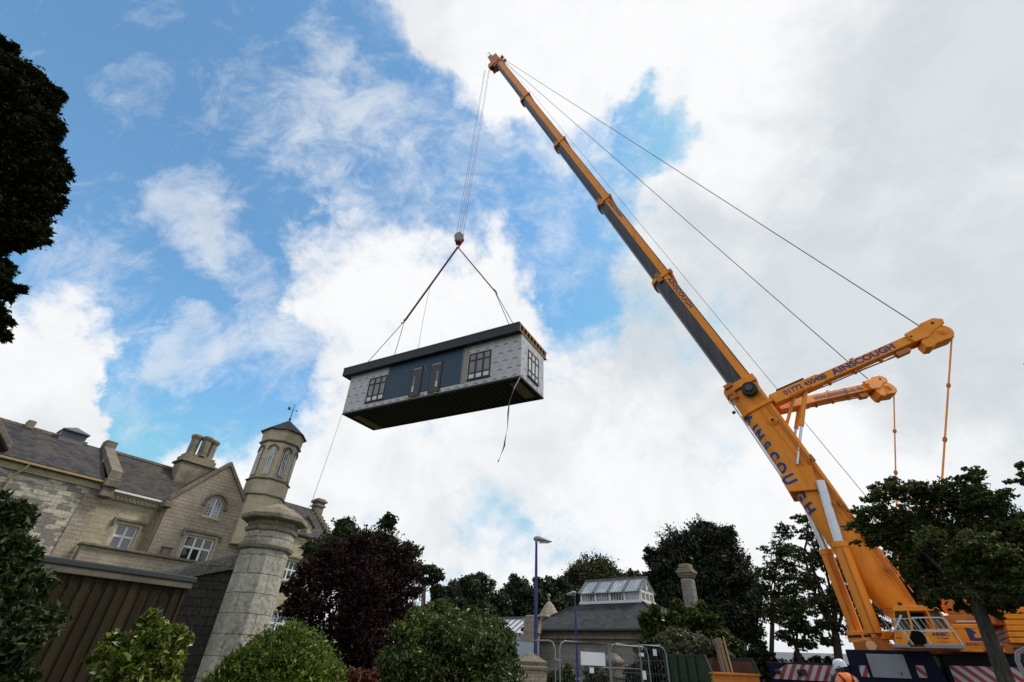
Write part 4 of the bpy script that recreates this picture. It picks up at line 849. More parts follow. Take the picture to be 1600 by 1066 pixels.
# lettering down the belly corner of the base boom: each letter follows the rounded side
import bmesh
def botf(s_): return float(np.interp(s_, [0,1.4,2.6,3.6,4.6,7.0,10.0], [-.8,-1.12,-1.14,-1.10,-1.08,-1.0,-.9]))
def wrap_letter(ch, s_top, size, mat, off, out, name, sx, v0=-.04, onblock=False):
    cu = bpy.data.curves.new(name, 'FONT'); cu.body = ch; cu.size = size; cu.offset = off; cu.fill_mode = 'FRONT'; cu.align_x = 'LEFT'; cu.align_y = 'TOP'
    ob = bpy.data.objects.new(name, cu); COL.objects.link(ob); me = bpy.data.meshes.new_from_object(ob); bpy.data.objects.remove(ob); bpy.data.curves.remove(cu)
    bm = bmesh.new(); bm.from_mesh(me)
    for k in range(1, 26): bmesh.ops.bisect_plane(bm, geom=bm.verts[:]+bm.edges[:]+bm.faces[:], plane_co=(0,-.035*k+.03,0), plane_no=(0,1,0))
    for v in bm.verts:
        s_ = s_top - v.co.x*sx; d = -v.co.y - v0; b0 = botf(s_)
        if onblock: v.co = Vector((s_, -.80-out, -.58 - d)); continue
        pr = [(-HW, b0+.95),(-HW, b0+.42),(-HW*.88,b0+.2),(-HW*.6,b0+.05),(-HW*.2,b0),(HW*.2,b0)]
        d += .53; y_, h_ = pr[0]
        for (ya, ha), (yb, hb_) in zip(pr[:-1], pr[1:]):
            L = math.hypot(yb-ya, hb_-ha)
            if d <= L or (yb, hb_) == pr[-1]: y_ = ya+(yb-ya)*d/L; h_ = ha+(hb_-ha)*d/L; nx, nh = -(hb_-ha)/L, (yb-ya)/L; break
            d -= L
        v.co = Vector((s_, y_-abs(nx)*out, h_-abs(nh)*out))
    bm.transform(BM); bm.to_mesh(me); bm.free(); me.materials.clear(); me.materials.append(mat)
    o = bpy.data.objects.new(name, me); COL.objects.link(o); o.parent = base
for ch, st, blk in (('A',8.78,0),('I',8.2,0),('N',7.95,0),('S',7.30,0),('C',6.80,0),('O',6.28,0),('U',5.62,1),('G',4.98,0),('H',4.42,0)):
    wrap_letter(ch, st, .68, HALO, .045, .008, 'lettering_edge', .80, onblock=bool(blk)); wrap_letter(ch, st, .68, NAVYTXT, .024, .014, 'lettering', .80, onblock=bool(blk))
for (s_, h_, sz) in ((18.6,.25,.34),(28.5,.33,.30)):
    Mt = BM @ Matrix(((-1,0,0,s_),(0,0,-1,-(.57 if s_ < 20 else .52)-.02),(0,1,0,h_),(0,0,0,1)))
    flat_text('AINSCOUGH', sz, Mt, NAVYTXT, crane, 'boom_lettering', .002, .008, 1.35)
# luffing cylinders
def cyl(pt, pm, pb, y, rb, rr_):
    a, m_, b_ = [Vector((cl(q[0], q[1], y)[0], y, cl(q[0], q[1], y)[1])) for q in (pt, pm, pb)]
    c_ = MB().tube([b_, m_], rb, 20).tube([m_+(b_-m_)*.06, m_-(b_-m_)*.004], rb*1.14, 20).build('luffing_cylinder', ORANGE, crane, smooth=True)
    MB().tube([m_, a], rr_, 18).build('cylinder_rod', STEEL, c_, smooth=True)
    d_ = (b_-m_); MB().beam(m_+d_*.08+Vector((.0,-rb,0)), b_+Vector((0,-rb,0)), .06, .05, (0,1,0)).build('cylinder_pipe', ORANGE_D, c_)
cyl((1281,752),(1312,848),(1366,990),-.85,.245,.17); cyl((1258,785),(1290,860),(1340,992),.8,.215,.15)
pa, pb_ = cl(1321, 986, .9), cl(1380, 986, -1.0); pc, pd = cl(1326, 1004, .9), cl(1380, 999, -1.0)
q = MB().add([(pc[0],.9,pc[1]),(pd[0],-1.0,pd[1]),(pb_[0],-1.0,pb_[1]),(pa[0],.9,pa[1]),(pc[0]+.35,1.1,pc[1]),(pd[0]+.35,-.8,pd[1]),(pb_[0]+.35,-.8,pb_[1]),(pa[0]+.35,1.1,pa[1])], [(0,1,2,3),(7,6,5,4),(0,4,5,1),(1,5,6,2),(2,6,7,3),(3,7,4,0)])
br_ = q.build('cylinder_crossbeam', ORANGE, crane, bevel=.02)
q = MB()
for t_ in (.08,.16,.24,.32,.40,.56,.66):
    c_ = Vector((pc[0],.9,(pc[1]+pa[1])/2)).lerp(Vector((pd[0],-1.0,(pd[1]+pb_[1])/2)), t_); q.tube([c_+Vector((-.03,-.015,0)), c_+Vector((.03,.015,0))], .045, 8)
q.build('bolt_hole', BLACK, br_)
# ---- carrier
zd_ = 2.33
ZC_, ZS = 1.90, 1.42
MB().prism_xz([(-2.52,1.2),(-.05,1.2),(-.28,zd_),(-2.50,zd_)], -1.5, 1.5).box(-4.95, -2.52, -1.48, 1.48, .75, ZC_+.02).box(-.05, 4.2, -1.48, 1.48, .75, 2.0).build('carrier_body', NAVY, crane, bevel=.03)
MB().box(-4.2, 4.0, -1.1, 1.1, .55, .75).build('chassis', BLACK, crane)
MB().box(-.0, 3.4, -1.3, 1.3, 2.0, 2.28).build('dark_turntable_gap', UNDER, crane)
gp = MB().prism_xz([(-1.96,1.60),(-.97,1.60),(-.97,2.22),(-1.96,2.22)], -1.56, -1.501).build('grey_side_panel', GREYP, crane, bevel=.015)
MB().box(-1.2,-1.17,-1.575,-1.56,1.68,1.76).build('panel_latch', BLACK, gp)
S1 = stripe_mat('warning_stripes_left', -1, per=.26, slope=.62); S2 = stripe_mat('warning_stripes_right', 1, per=.30, slope=1.0)
MB().prism_xz([(-4.9,1.44),(-2.9,1.44),(-2.9,1.87),(-4.35,1.87),(-4.62,1.72)], -1.53, -1.482).build('striped_panel', S1, crane)
MB().prism_xz([(.05,1.44),(2.9,1.44),(2.9,1.97),(.05,1.97)], -1.53, -1.482).build('striped_panel', S2, crane)
MB().box(-2.27,-2.05,-1.53,-1.501,1.6,1.9).build('striped_plate', S1, crane)
MB().box(-.78,-.56,-1.53,-1.501,1.64,1.95).build('striped_plate', S2, crane)
q = MB().tube([(-4.75,-1.56,1.66),(-4.6,-1.6,1.64)], .06, 8).tube([(-4.05,-1.56,1.65),(-3.95,-1.6,1.65)], .09, 8).box(-3.95,-3.8,-1.6,-1.54,1.58,1.74).tube([(-3.3,-1.58,1.5),(-3.2,-1.6,1.7),(-3.05,-1.57,1.55)], .015, 5)
q.build('outrigger_fitting', BLACK, crane)
for k in range(7):
    for s_ in (-1, 1):
        wx = -4.3+k*1.32
        wh = MB().lathe([(.3,-.16),(.46,-.17),(.5,-.1),(.5,.1),(.46,.17),(.3,.16)], 22).xf(Matrix.Translation((wx,s_*1.2,.5)) @ Matrix.Rotation(R_(90),4,'X')).build('wheel', BLACK, crane, smooth=True)
        MB().lathe([(.02,-.12),(.29,-.13),(.31,.0),(.29,.13),(.02,.12)], 16).xf(Matrix.Translation((wx,s_*1.2,.5)) @ Matrix.Rotation(R_(90),4,'X')).build('rim', GREYP, wh)
# ---- superstructure
MB().box(-1.6, 3.2, -1.0, 1.25, 2.34, 2.52).lathe([(1.0,2.28),(1.0,2.34)], 24).build('turntable', ORANGE_D, crane)
MB().box(-2.25, -1.5, -.3, .7, 2.34, 2.62).box(-1.7,-1.2,-.9,-.2,2.34,2.7).build('front_machinery', ORANGE_D, crane, bevel=.03)
fl_ = cl(1361, 1008, -1.0); MB().lathe([(.01,-.05),(.155,-.05),(.155,.05),(.01,.05)], 8).xf(Matrix.Translation((fl_[0],-1.0,fl_[1]-.02)) @ Matrix.Rotation(R_(90),4,'X')).build('end_flange', paint('pale_orange', (.85,.48,.24), .5), crane)
q = MB()
for i in range(7): q.tube([(-1.15+.12*i,-.85,2.5),(-1.25+.16*i,-.95,2.75),(-1.0+.1*i,-.8,2.95)], .025, 5)
q.build('hoses', ORANGE_D, crane)
MB().tube([(-1.3,-.9,3.06),(-1.22,-.9,3.06)], .04, 8).tube([(-1.12,-.9,3.06),(-1.04,-.9,3.06)], .04, 8).build('red_coupling', REDP, crane)
# cab
cb = MB().prism_xz([(-1.12,2.44),(-.98,2.44),(-.74,3.36),(.18,3.36),(.30,2.44),(.42,2.44),(.32,3.30),(.22,3.48),(-.70,3.48),(-.84,3.40)], -2.3, -2.24)
cb2 = MB().prism_xz([(-1.12,2.44),(.42,2.44),(.38,2.80),(-1.00,2.80)], -2.3, -2.24)
c_ = MB().prism_xz([(-.84,3.40),(-.70,3.48),(.22,3.48),(.32,3.36),(.30,3.33),(-.84,3.33)], -2.32, -1.25).prism_xz([(-1.10,2.44),(-.94,2.44),(-.86,2.82),(-.99,2.82)], -2.3, -1.27).prism_xz([(-.30,2.44),(.43,2.44),(.38,2.86),(-.24,2.86)], -2.3, -1.27).prism_xz([(-.99,2.82),(-.95,2.82),(-.80,3.33),(-.84,3.33)], -2.3, -2.24).prism_xz([(-.56,2.82),(-.50,2.82),(-.44,3.33),(-.50,3.33)], -2.31, -2.24).prism_xz([(-.0,2.86),(.05,2.86),(.03,3.33),(-.02,3.33)], -2.3, -2.24).prism_xz([(.35,2.86),(.40,2.86),(.32,3.33),(.28,3.33)], -2.3, -2.24).prism_xz([(-.94,2.44),(-.80,2.44),(-.56,2.82),(-.86,2.82)], -2.3, -2.24).box(-.95,.38,-1.32,-1.27,2.82,3.33).build('cab', ORANGE, crane, bevel=.012)
CABG = glass_mat('cab_glass', (.05,.045,.035), .05, .7, (.2,.13,.06)); MB().prism_xz([(-.95,2.82),(-.56,2.82),(-.50,3.33),(-.80,3.33)], -2.27, -2.25).build('window', CABG, c_); MB().prism_xz([(.05,2.86),(.35,2.86),(.28,3.33),(.03,3.33)], -2.27, -2.25).build('window', CABG, c_)
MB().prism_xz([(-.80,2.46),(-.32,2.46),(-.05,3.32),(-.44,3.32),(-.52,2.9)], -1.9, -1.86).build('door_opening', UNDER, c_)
MB().prism_xz([(-.92,2.90),(-.86,2.90),(-.56,3.22),(-.60,3.26)], -2.29, -2.27).build('reflection_strip', PLASTIC_W, c_) if False else None
MB().box(-.5,-.15,-1.8,-1.45,2.5,2.75).box(-.22,-.1,-1.8,-1.45,2.75,3.2).build('seat', paint('brown_seat', (.08,.03,.02), .8), c_)
MB().box(-.52,-.3,-1.72,-1.5,3.0,3.2).build('headrest', paint('tan_headrest', (.3,.17,.08), .8), c_)
Mf = Matrix.Translation((0,-2.305,0)) @ Matrix.Rotation(R_(90),4,'X')
def crane_text(body, size, x, z, mat, par, off=.003, sx=1.0, y=-2.305): return flat_text(body, size, Matrix.Translation((x,y,z)) @ Matrix.Rotation(R_(90),4,'X'), mat, par, 'lettering', .002, off, sx)
crane_text('AINSC', .12, -.1, 2.72, NAVYTXT, c_, .005, 1.1); crane_text('01772 450400', .05, -.02, 2.62, NAVYTXT, c_, .001, .9); crane_text('www.ainscough.co.uk', .035, -.05, 2.53, REDTXT, c_, .0, .95)
crane_text('AINSCOUGH', .05, -1.03, 2.62, NAVYTXT, c_, .001, .5)
for (x_, z_) in ((-1.16,3.28),(-1.2,3.0)): MB().box(x_-.05,x_+.04,-2.52,-2.48,z_-.09,z_+.09).build('mirror', BLACK, c_, bevel=.01)
MB().tube([(-.84,-2.3,3.4),(-1.16,-2.5,3.38),(-1.2,-2.5,2.95)], .012, 5).build('mirror_arm', BLACK, c_)
for x_ in (-.6,-.1): MB().box(x_-.05,x_+.05,-2.3,-2.2,3.485,3.57).build('work_lamp', BLACK, c_, bevel=.01)
MB().tube([(.1,-1.6,3.48),(.1,-1.6,3.6)], .04, 10).build('beacon', paint('amber_beacon', (.6,.2,.01), .3), c_)
MB().tube([(-.42,-2.33,2.85),(-.42,-2.36,2.9),(-.36,-2.36,3.15)], .01, 5).build('door_handle', BLACK, c_)
q = MB()
for i in range(6): q.box(-.78+.06*i,-.74+.06*i,-1.56,-1.51,2.04-.02*i,2.06-.02*i)
MB().box(1.7,1.9,-1.62,-1.5,2.35,2.45).tube([(1.0,-1.63,2.36),(1.4,-1.66,2.33),(1.49,-1.63,2.5)], .015, 5).build('side_fitting', BLACK, crane)
for z_ in (2.8,): MB().box(.52,1.36,-1.628,-1.621,z_+.12,z_+.125).build('panel_joint', BLACK, crane)
# railing and platform
pf = MB().box(-1.2, -.78, -2.9, -2.34, 2.34, 2.42).box(-.42, .46, -2.95, -2.34, 2.34, 2.44).box(-.78,-.42,-2.7,-2.34,2.34,2.37).build('cab_platform', GREYP, crane, bevel=.01)
q = MB().tube([(-1.25,-2.85,3.08),(-.35,-2.85,3.08)], .012, 6).tube([(-.48,-2.9,3.10),(.2,-2.9,3.10),(.3,-2.9,3.05),(.45,-2.9,2.44)], .02, 6).tube([(-1.22,-2.86,2.78),(.34,-2.88,2.78)], .012, 6).tube([(-.42,-2.9,2.75),(.35,-2.9,2.75)], .012, 6).tube([(-.48,-2.9,3.10),(-.25,-2.9,2.44)], .016, 6).tube([(-.9,-2.88,3.08),(-.68,-2.88,2.42)], .016, 6).tube([(-.95,-2.88,3.08),(-.73,-2.88,2.42)], .01, 6)
for i in range(12): q.tube([(-1.2+i*.13,-2.87,3.07),(-1.1+i*.13,-2.88,2.78)], .007, 5)
q.build('hand_rail', RAIL, crane)
MB().beam((-1.0,-2.36,2.80),(-.68,-2.36,3.22),.05,.035,(0,1,0)).build('slanted_bar', paint('pale_bar_paint', (.62,.62,.6), .4), c_)  # pale slanted bar over the cab's left window
# side housing with the logo
sh = MB().prism_xz([(.46,2.32),(1.50,2.32),(1.40,2.96),(1.30,3.03),(.50,3.03)], -1.62, -.3).build('side_housing', ORANGE, crane, bevel=.02)
MB().prism_xz([(.80,2.60),(1.28,2.60),(1.28,2.68),(.94,2.68),(.94,2.76),(1.03,2.80),(.92,2.92),(.80,2.94)], -1.628, -1.62).build('logo', NAVYTXT, sh)
crane_text('AINSCOUGH', .115, .66, 2.51, NAVYTXT, sh, .003, 1.05, -1.625); crane_text('01772 450400', .06, .78, 2.42, REDTXT, sh, .0, 1.0, -1.625)
MB().box(1.5, 3.4, -1.35, 1.3, 2.3, 2.55).build('rear_frame', ORANGE_D, crane, bevel=.02)
z = 2.56
for i in range(6):
    hgt = .15; sh_ = .05*((i*7)%3)
    MB().box(1.72+.03*i%.1, 3.75, -1.5-sh_*.3, 1.5, z, z+hgt-.012).build('counterweight_slab', ORANGE, crane, bevel=.02); z += hgt
MB().box(1.25, 1.65, -1.3, 1.2, 3.05, 3.5).build('counterweight_frame', ORANGE_D, crane, bevel=.02)
# winches and lugs behind the boom foot
q = MB().lathe([(.5,-.6),(.5,-.5),(.36,-.5),(.36,.5),(.5,.5),(.5,.6)], 24).xf(Matrix.Translation((1.15,-.2,3.75)) @ Matrix.Rotation(R_(90),4,'X')); q.build('winch_drum', ORANGE, crane, smooth=True)
q = MB().lathe([(.4,-.6),(.4,-.5),(.3,-.5),(.3,.5),(.4,.5),(.4,.6)], 24).xf(Matrix.Translation((1.9,-.2,4.0)) @ Matrix.Rotation(R_(90),4,'X')); q.build('winch_drum', ORANGE_D, crane, smooth=True)
MB().prism_xz([(.05,3.3),(.35,3.3),(.34,4.3),(.24,4.35)], -1.15, -1.0).prism_xz([(.7,3.1),(1.1,3.1),(1.3,4.5),(.8,4.6),(.62,4.2)], -.95, -.85).prism_xz([(.4,3.03),(1.9,3.03),(1.8,3.3),(.5,3.3)], -1.2, .9).prism_xz([(-.1,2.5),(.7,2.5),(.5,3.4),(.1,3.6)], -.8, -.7).prism_xz([(-.1,2.5),(.7,2.5),(.5,3.4),(.1,3.6)], .7, .8).box(1.6,2.9,-.9,.9,3.5,3.75).build('winch_frame', ORANGE_D, crane, bevel=.02)
MB().tube([(.7,-1.25,3.12),(1.3,-1.25,3.12)], .03, 6).build('grab_rail', RAIL, crane)
# hoist rope along the boom, drop ropes to the block
e = cl(1452, 895, 0); MB().tube([Vector(bs(68.0,1.1,0)), Vector((e[0],0,e[1]))], .013, 5).build('hoist_rope', ROPE, crane)
HK = at(717.5, 384, D=30.7); BT = at(717.5, 372, D=30.7)
for dx, dy, px in ((-.3,0,757),(-.1,.15,758.5),(.12,-.1,763.5),(.3,.1,765)):
    t_ = at(px, 110, D=30.7); MB().tube([w2c(t_), w2c((BT[0]+dx, BT[1]+dy, BT[2]+.25))], .02, 5).build('drop_rope', ROPE, crane)
# hook block: a thing of its own
hk = thing('hook_block', 'small red and white striped hook block hanging below the boom tip', 'hook block', (BT[0], BT[1], BT[2]))
SB = stripe_mat('block_stripes', 1, ca=(.5,.45,.42), cb=(.06,.03,.03), per=.26, slope=-.9)
pl = [(-.22,-.62),(.22,-.62),(.46,-.15),(.42,.2),(.1,.52),(-.12,.56),(-.42,.25),(-.46,-.1)]
MB().prism_xz(pl, -.26, -.2).prism_xz(pl, .2, .26).build('cheek_plate', SB, hk, bevel=.02)
MB().lathe([(.03,-.18),(.4,-.18),(.34,-.1),(.4,-.02),(.4,.02),(.34,.1),(.4,.18),(.03,.18)], 18).xf(Matrix.Translation((0,0,.05)) @ Matrix.Rotation(R_(90),4,'X')).build('sheave', BLACK, hk)
MB().box(-.26,.26,-.28,.28,-.72,-.45).build('crosshead', REDP, hk, bevel=.05)
MB().tube([(-.02,0,.5),(.05,0,.95)], [.07,.02], 6).build('rope_guide', BLACK, hk)
hz_ = float(HK[2]-BT[2])
MB().tube([(0,0,-.7),(0,0,-.95),(.13,0,-1.08),(.1,0,-1.26),(-.06,0,-1.3),(-.16,0,-1.18)], [.07,.07,.08,.08,.06,.03], 8).build('hook', REDP, hk, smooth=True)
HB = Vector((float(BT[0]), float(BT[1]), float(BT[2])-1.22))
# slings
def ringpt(px, py, ycent):   # pixel on the vertical plane through the unit's long centre line
    return Vector(on_plane(px, py, bw_(0, ycent, 0), BR[:,1]).tolist())
RL = ringpt(632, 502, BW*.42); RRr = ringpt(773, 455, BW*.42)
def roofpt(px, py, y): 
    n = BR[:,1]; p = on_plane(px, py, BP+n*y, n)-BP; x = float(np.dot(p, BR[:,0])); return Vector(bw_(x, y, 3.86).tolist())
def sling(name, label, cat, parts, group=None):
    t = thing(name, label, cat, HB, 0, group)
    for nm, pth, r, mt_ in parts:
        MB().tube(pth, r, 8).build(nm, mt_, t, world=True, smooth=True)
    return t
sling('lifting_sling', 'thick dark webbing sling from the hook to the left end of the hanging unit', 'sling', [('strap', [HB, RL], .085, STRAP), ('shackle', [RL+Vector((.25,0,.35)), RL+Vector((-.1,0,.1)), RL+Vector((.02,0,-.12)), RL+Vector((-.28,0,-.22))], .05, GALV),
   ('wire_leg', [RL, roofpt(566, 571, .3)], .028, ROPE), ('wire_leg', [RL, roofpt(614, 556, 1.4)], .028, ROPE)])
sling('lifting_sling', 'pinkish webbing sling from the hook to the right end of the hanging unit', 'sling', [('strap', [HB, RRr], .055, STRAPL), ('shackle', [RRr+Vector((-.1,0,.2)), RRr+Vector((.1,0,0)), RRr+Vector((.2,0,-.3))], .05, GALV),
   ('wire_leg', [RRr, roofpt(807, 506, .3)], .028, ROPE), ('wire_leg', [RRr, roofpt(813, 505, 2.6)], .028, ROPE)])
p_ = [Vector(at(*q, D=30.4).tolist()) for q in ((672,449),(667,470),(661,500),(656,530))]+[roofpt(652, 549, 3.0)]
t = thing('slack_wire', 'thin slack wire dangling from the left sling to the roof of the hanging unit', 'wire', p_[0]); MB().tube(p_, .016, 5).build('wire', ROPE, t, world=True)
a = Vector(bw_(BL-.0, .0, -.02).tolist())
p_ = [a]+[Vector(at(*q, D=d_).tolist()) for q, d_ in (((803,608),22.35),((796,627),22.3),((794,645),22.3),((793,668),22.3),((789,688),22.3),((788,697),22.3),((783,710),22.2),((778,722),22.2))]
t = thing('dangling_strap', 'twisted loose strap dangling below the right corner of the hanging unit', 'strap', a)
q = MB(); off = [0,.03,-.03,.04,-.02,.05,0,.03,0]
rings = []
for i, p in enumerate(p_):
    an = i*1.1; dx, dy = math.cos(an)*.045, math.sin(an)*.045; rings.append([tuple(p+Vector((dx,dy,0))), tuple(p+Vector((-dy*.15,dx*.15,0))), tuple(p+Vector((-dx,-dy,0))), tuple(p+Vector((dy*.15,-dx*.15,0)))])
q.loft(rings); q.build('webbing', paint('grey_webbing', (.1,.1,.13), .8), t, world=True)
a = Vector(bw_(0, 0, 0).tolist()); e = at(488, 782, D=27.0)
t = thing('tag_line', 'thin taut rope running down from the left corner of the hanging unit', 'rope', e)
MB().tube([a, a.lerp(Vector(e.tolist()), .5)+Vector((0,0,-.25)), Vector(e.tolist()), Vector((float(e[0])-1.2, float(e[1])-.6, .2))], .014, 5).build('rope', paint('pale_rope', (.3,.3,.3), .8), t, world=True)
# ================================================================== STREET LAMPS
def lamp_post(x, y, h, label, rz, grp, k=1.0):
    t = thing('street_lamp', label, 'street lamp', (x, y, 0), rz, grp)
    MB().lathe([(.11*k,0),(.11*k,1.55),(.085*k,1.62),(.078*k,1.7),(.05*k,h-.12),(.05*k,h)], 16).build('pole', LAMPBLUE, t, smooth=True)
    MB().box(-.045,.045,-.12,-.1,.45,1.0).build('service_door', LAMPBLUE, t)
    b_ = MB().lathe([(.06,-.05),(.065,.12),(.02,.16)], 12).xf(Matrix.Translation((0,0,h)) @ Matrix.Scale(k,4)).build('bracket', LAMPGREY, t, smooth=True)
    rings = []
    for s_, w_, z0, z1 in ((-.12,.05,.03,.14),(-.05,.09,.0,.19),(.08,.13,-.01,.21),(.22,.15,-.04,.17),(.42,.14,-.05,.09),(.60,.10,-.05,.02),(.68,.03,-.04,-.01)):
        rings.append([(s_,w_*math.cos(a),(z0+z1)/2+(z1-z0)/2*math.sin(a)) for a in np.linspace(0,2*math.pi,13)[:-1]])
    hd_ = MB().loft(rings).xf(Matrix.Translation((0,0,h+.06*k)) @ Matrix.Scale(k,4)).build('lamp_head', LAMPGREY, t, smooth=True)
    MB().box(.12,.55,-.10,.10,-.075,-.045).xf(Matrix.Translation((0,0,h+.06*k)) @ Matrix.Scale(k,4)).build('lens', PLASTIC_W, hd_, bevel=.01)
    return t
L1 = at(836, 842, D=21.5); lamp_post(1.45, 21.45, L1[2]-.15, 'near deep blue street lamp, taller in view, beside the big green shrub', R_(-10), 'blue street lamps')
L2 = at(898, 930, D=24.0); lamp_post(float(L2[0]), float(L2[1]), L2[2], 'farther blue street lamp standing before the slate-roofed stone pavilion', R_(170), 'blue street lamps', .62)
# ================================================================== STONE PAVILION
VO = np.array([4.68, 30.64, 0.0]); va = R_(130); VX = np.array([math.sin(va), math.cos(va), 0]); VY = np.array([-VX[1], VX[0], 0])
if VY[1] < 0: VY = -VY
pav = thing('stone_pavilion', 'low grey stone pavilion with hipped slate roof and a white glazed roof lantern', 'building', VO, math.atan2(VX[1], VX[0]))
X0, X1, Y0, Y1 = -2.65, 6.4, -2.2, 3.8
mb = MB().box(X0+.45, X1-.45, Y0+.45, Y1-.45, 0, 2.55)
mb.build('wall', STONE_G, pav)
MB().box(X0+.30, X1-.30, Y0+.30, Y1-.30, 2.55, 2.72).box(X0+.18, X1-.18, Y0+.18, Y1-.18, 2.72, 2.86).build('cornice', STONE_D, pav, bevel=.03)
MB().box(X0+.34, X1-.34, Y0+.34, Y1-.34, 2.86, 3.06).build('parapet_band', STONE_C, pav, bevel=.02)
MB().box(X0-.02, X1+.02, Y0-.02, Y1+.02, 3.06, 3.15).build('gutter', IRON, pav, bevel=.02)
z0, z1 = 3.16, 4.5
mb = MB().add([(X0,Y0,z0),(X1,Y0,z0),(X1,Y1,z0),(X0,Y1,z0),(-.12,-.1,z1),(3.9,-.1,z1),(3.9,1.7,z1),(-.12,1.7,z1)], [(0,3,2,1),(4,5,6,7),(0,1,5,4),(1,2,6,5),(2,3,7,6),(3,0,4,7)])
mb.build('roof', SLATE2, pav)
q = MB()
for a, b_ in (((X0,Y0,z0),(-.12,-.1,z1)),((X1,Y0,z0),(3.9,-.1,z1)),((X1,Y1,z0),(3.9,1.7,z1))): q.tube([a, b_], .07, 6)
q.build('hip_tiles', SLATE2, pav)
ln = MB().box(-.08, 3.86, -.06, 1.66, z1-.02, z1+.14).box(0,3.78,0,.03,z1+.5,z1+.6).box(0,3.78,1.57,1.6,z1+.5,z1+.6)
for i in range(5):
    x_ = .0+i*(3.78-.12)/4
    ln.box(x_, x_+.12, -.01, .06, z1+.14, z1+.6).box(x_, x_+.12, 1.54, 1.61, z1+.14, z1+.6)
ln.box(.0,.06,0,1.6,z1+.5,z1+.6).box(3.72,3.78,0,1.6,z1+.5,z1+.6)
for y_ in (.0,.52,1.04,1.54): ln.box(3.72,3.79,y_,y_+.07,z1+.14,z1+.6).box(-.01,.06,y_,y_+.07,z1+.14,z1+.6)
for s_ in (-1,1): ln.beam((3.76,.8,z1+1.26),(3.76,.8+s_*.86,z1+.57),.07,.07,(1,0,0)).beam((.02,.8,z1+1.26),(.02,.8+s_*.86,z1+.57),.07,.07,(1,0,0))
ln.box(3.73,3.79,.76,.84,z1+.6,z1+1.2).beam((3.76,.8,z1+.62),(3.76,.5,z1+.95),.04,.04,(1,0,0)).beam((3.76,.8,z1+.62),(3.76,1.1,z1+.95),.04,.04,(1,0,0))
lo_ = ln.build('roof_lantern', WHITEP, pav)
q = MB()
for i in range(4):
    x_ = .12+i*.915
    q2 = MB().box(x_, x_+.795, .03, .045, z1+.14, z1+.5); q2.build('window', GLASSL, lo_)
    for k in range(1,5): q.box(x_+k*.16-.012, x_+k*.16+.012, .012, .03, z1+.14, z1+.5)
for k in range(9): q.box(3.765,3.785,.1+k*.17,.12+k*.17,z1+.14,z1+.5)
q.build('glazing_bar', WHITEP, lo_)
MB().box(3.74,3.755,.07,1.54,z1+.14,z1+.5).build('window', GLASSD, lo_)
MB().prism_yz([(.1,z1+.6),(1.5,z1+.6),(.8,z1+1.18)], 3.735, 3.75).build('gable_glass', GLASSD, lo_)
rl_ = MB()
for s_ in (-1,1):
    ye, yr = (.8+s_*.98, .8); zz0, zz1 = z1+.52, z1+1.28
    MB().prism_yz([(ye,zz0),(yr,zz1),(yr,zz1+.03),(ye,zz0+.03)], -.05, 3.83).build('lantern_glass_roof', GLASSROOF, lo_)
    dy = yr-ye; dz = zz1-zz0
    for i in range(5):
        x_ = -.06+i*(3.84-.13)/4
        rl_.prism_yz([(ye,zz0+.031),(yr,zz1+.031),(yr,zz1+.075),(ye,zz0+.075)], x_, x_+.19)
    for i in range(20):
        x_ = .0+i*.195; rl_.prism_yz([(ye,zz0+.032),(yr,zz1+.032),(yr,zz1+.05),(ye,zz0+.05)], x_, x_+.018)
rl_.box(-.1,3.88,.72,.88,z1+1.29,z1+1.37); rl_.build('lead_flashing', LEAD, lo_)
# ornate low stones seen before the pavilion wall
pv = at(958, 1036, D=24.5); t = thing('stone_trough', 'broken moulded stone block on a pedestal before the pavilion wall', 'stone ornament', (pv[0], pv[1], 0), R_(-40))
MB().box(-.55,.55,-.3,.3,0,1.2).box(-.7,.7,-.4,.4,1.2,1.32).build('pedestal', STONE_G, t, bevel=.03)
MB().lathe([(.3,1.32),(.34,1.6),(.5,1.72),(.5,1.82),(.34,1.95),(.2,2.05),(.02,2.07)], 4, 0, 0, R_(45)).build('carved_block', STONE_D, t, bevel=.03)
# spire behind
sp = at(858, 940, D=38); t = thing('stone_turret_roof', 'small conical stone turret roof with finial rising behind the pavilion roof', 'turret', (sp[0], sp[1], 0), R_(20))
ztp = float(sp[2]); MB().lathe([(1.05,0),(1.05,ztp-1.75)], 8).build('wall', STONE_G, t)
MB().lathe([(1.2,ztp-1.75),(1.15,ztp-1.55),(.75,ztp-.85),(.35,ztp-.25),(.1,ztp)], 8).build('roof', STONE_R, t, bevel=.02)
MB().lathe([(.06,ztp-.05),(.05,ztp+.25),(.14,ztp+.33),(.14,ztp+.4),(.04,ztp+.5)], 8).build('finial', STONE_G, t)
# ---- long glasshouse
g0 = at(640, 960, D=40); g1 = at(822, 962, D=33); gd = g1-g0; gd[2] = 0; gl_ = float(np.linalg.norm(gd)); gd /= gl_
gh = thing('glasshouse', 'long low glasshouse with sloping panes between the purple tree and the pavilion', 'glasshouse', (g0[0], g0[1], 0), math.atan2(gd[1], gd[0]))
zt_ = float(g1[2]); e1 = zt_-.95
MB().box(0, gl_-.3, .0, 3.4, 0, 1.6).build('base_wall', STONE_G, gh)
MB().box(0, gl_-.3, .02, 3.3, 1.6, e1).build('side_glass', GLASSPOLY, gh)
MB().prism_yz([(-.1,e1),(1.7,zt_),(3.5,e1)], 0, gl_-.35).build('glass_roof', GLASSPOLY, gh)
q = MB().box(-.1, gl_-.3, 1.62, 1.78, zt_+.0, zt_+.1).box(-.1, gl_-.3, -.16, -.06, e1-.06, e1+.05)
x_ = 0
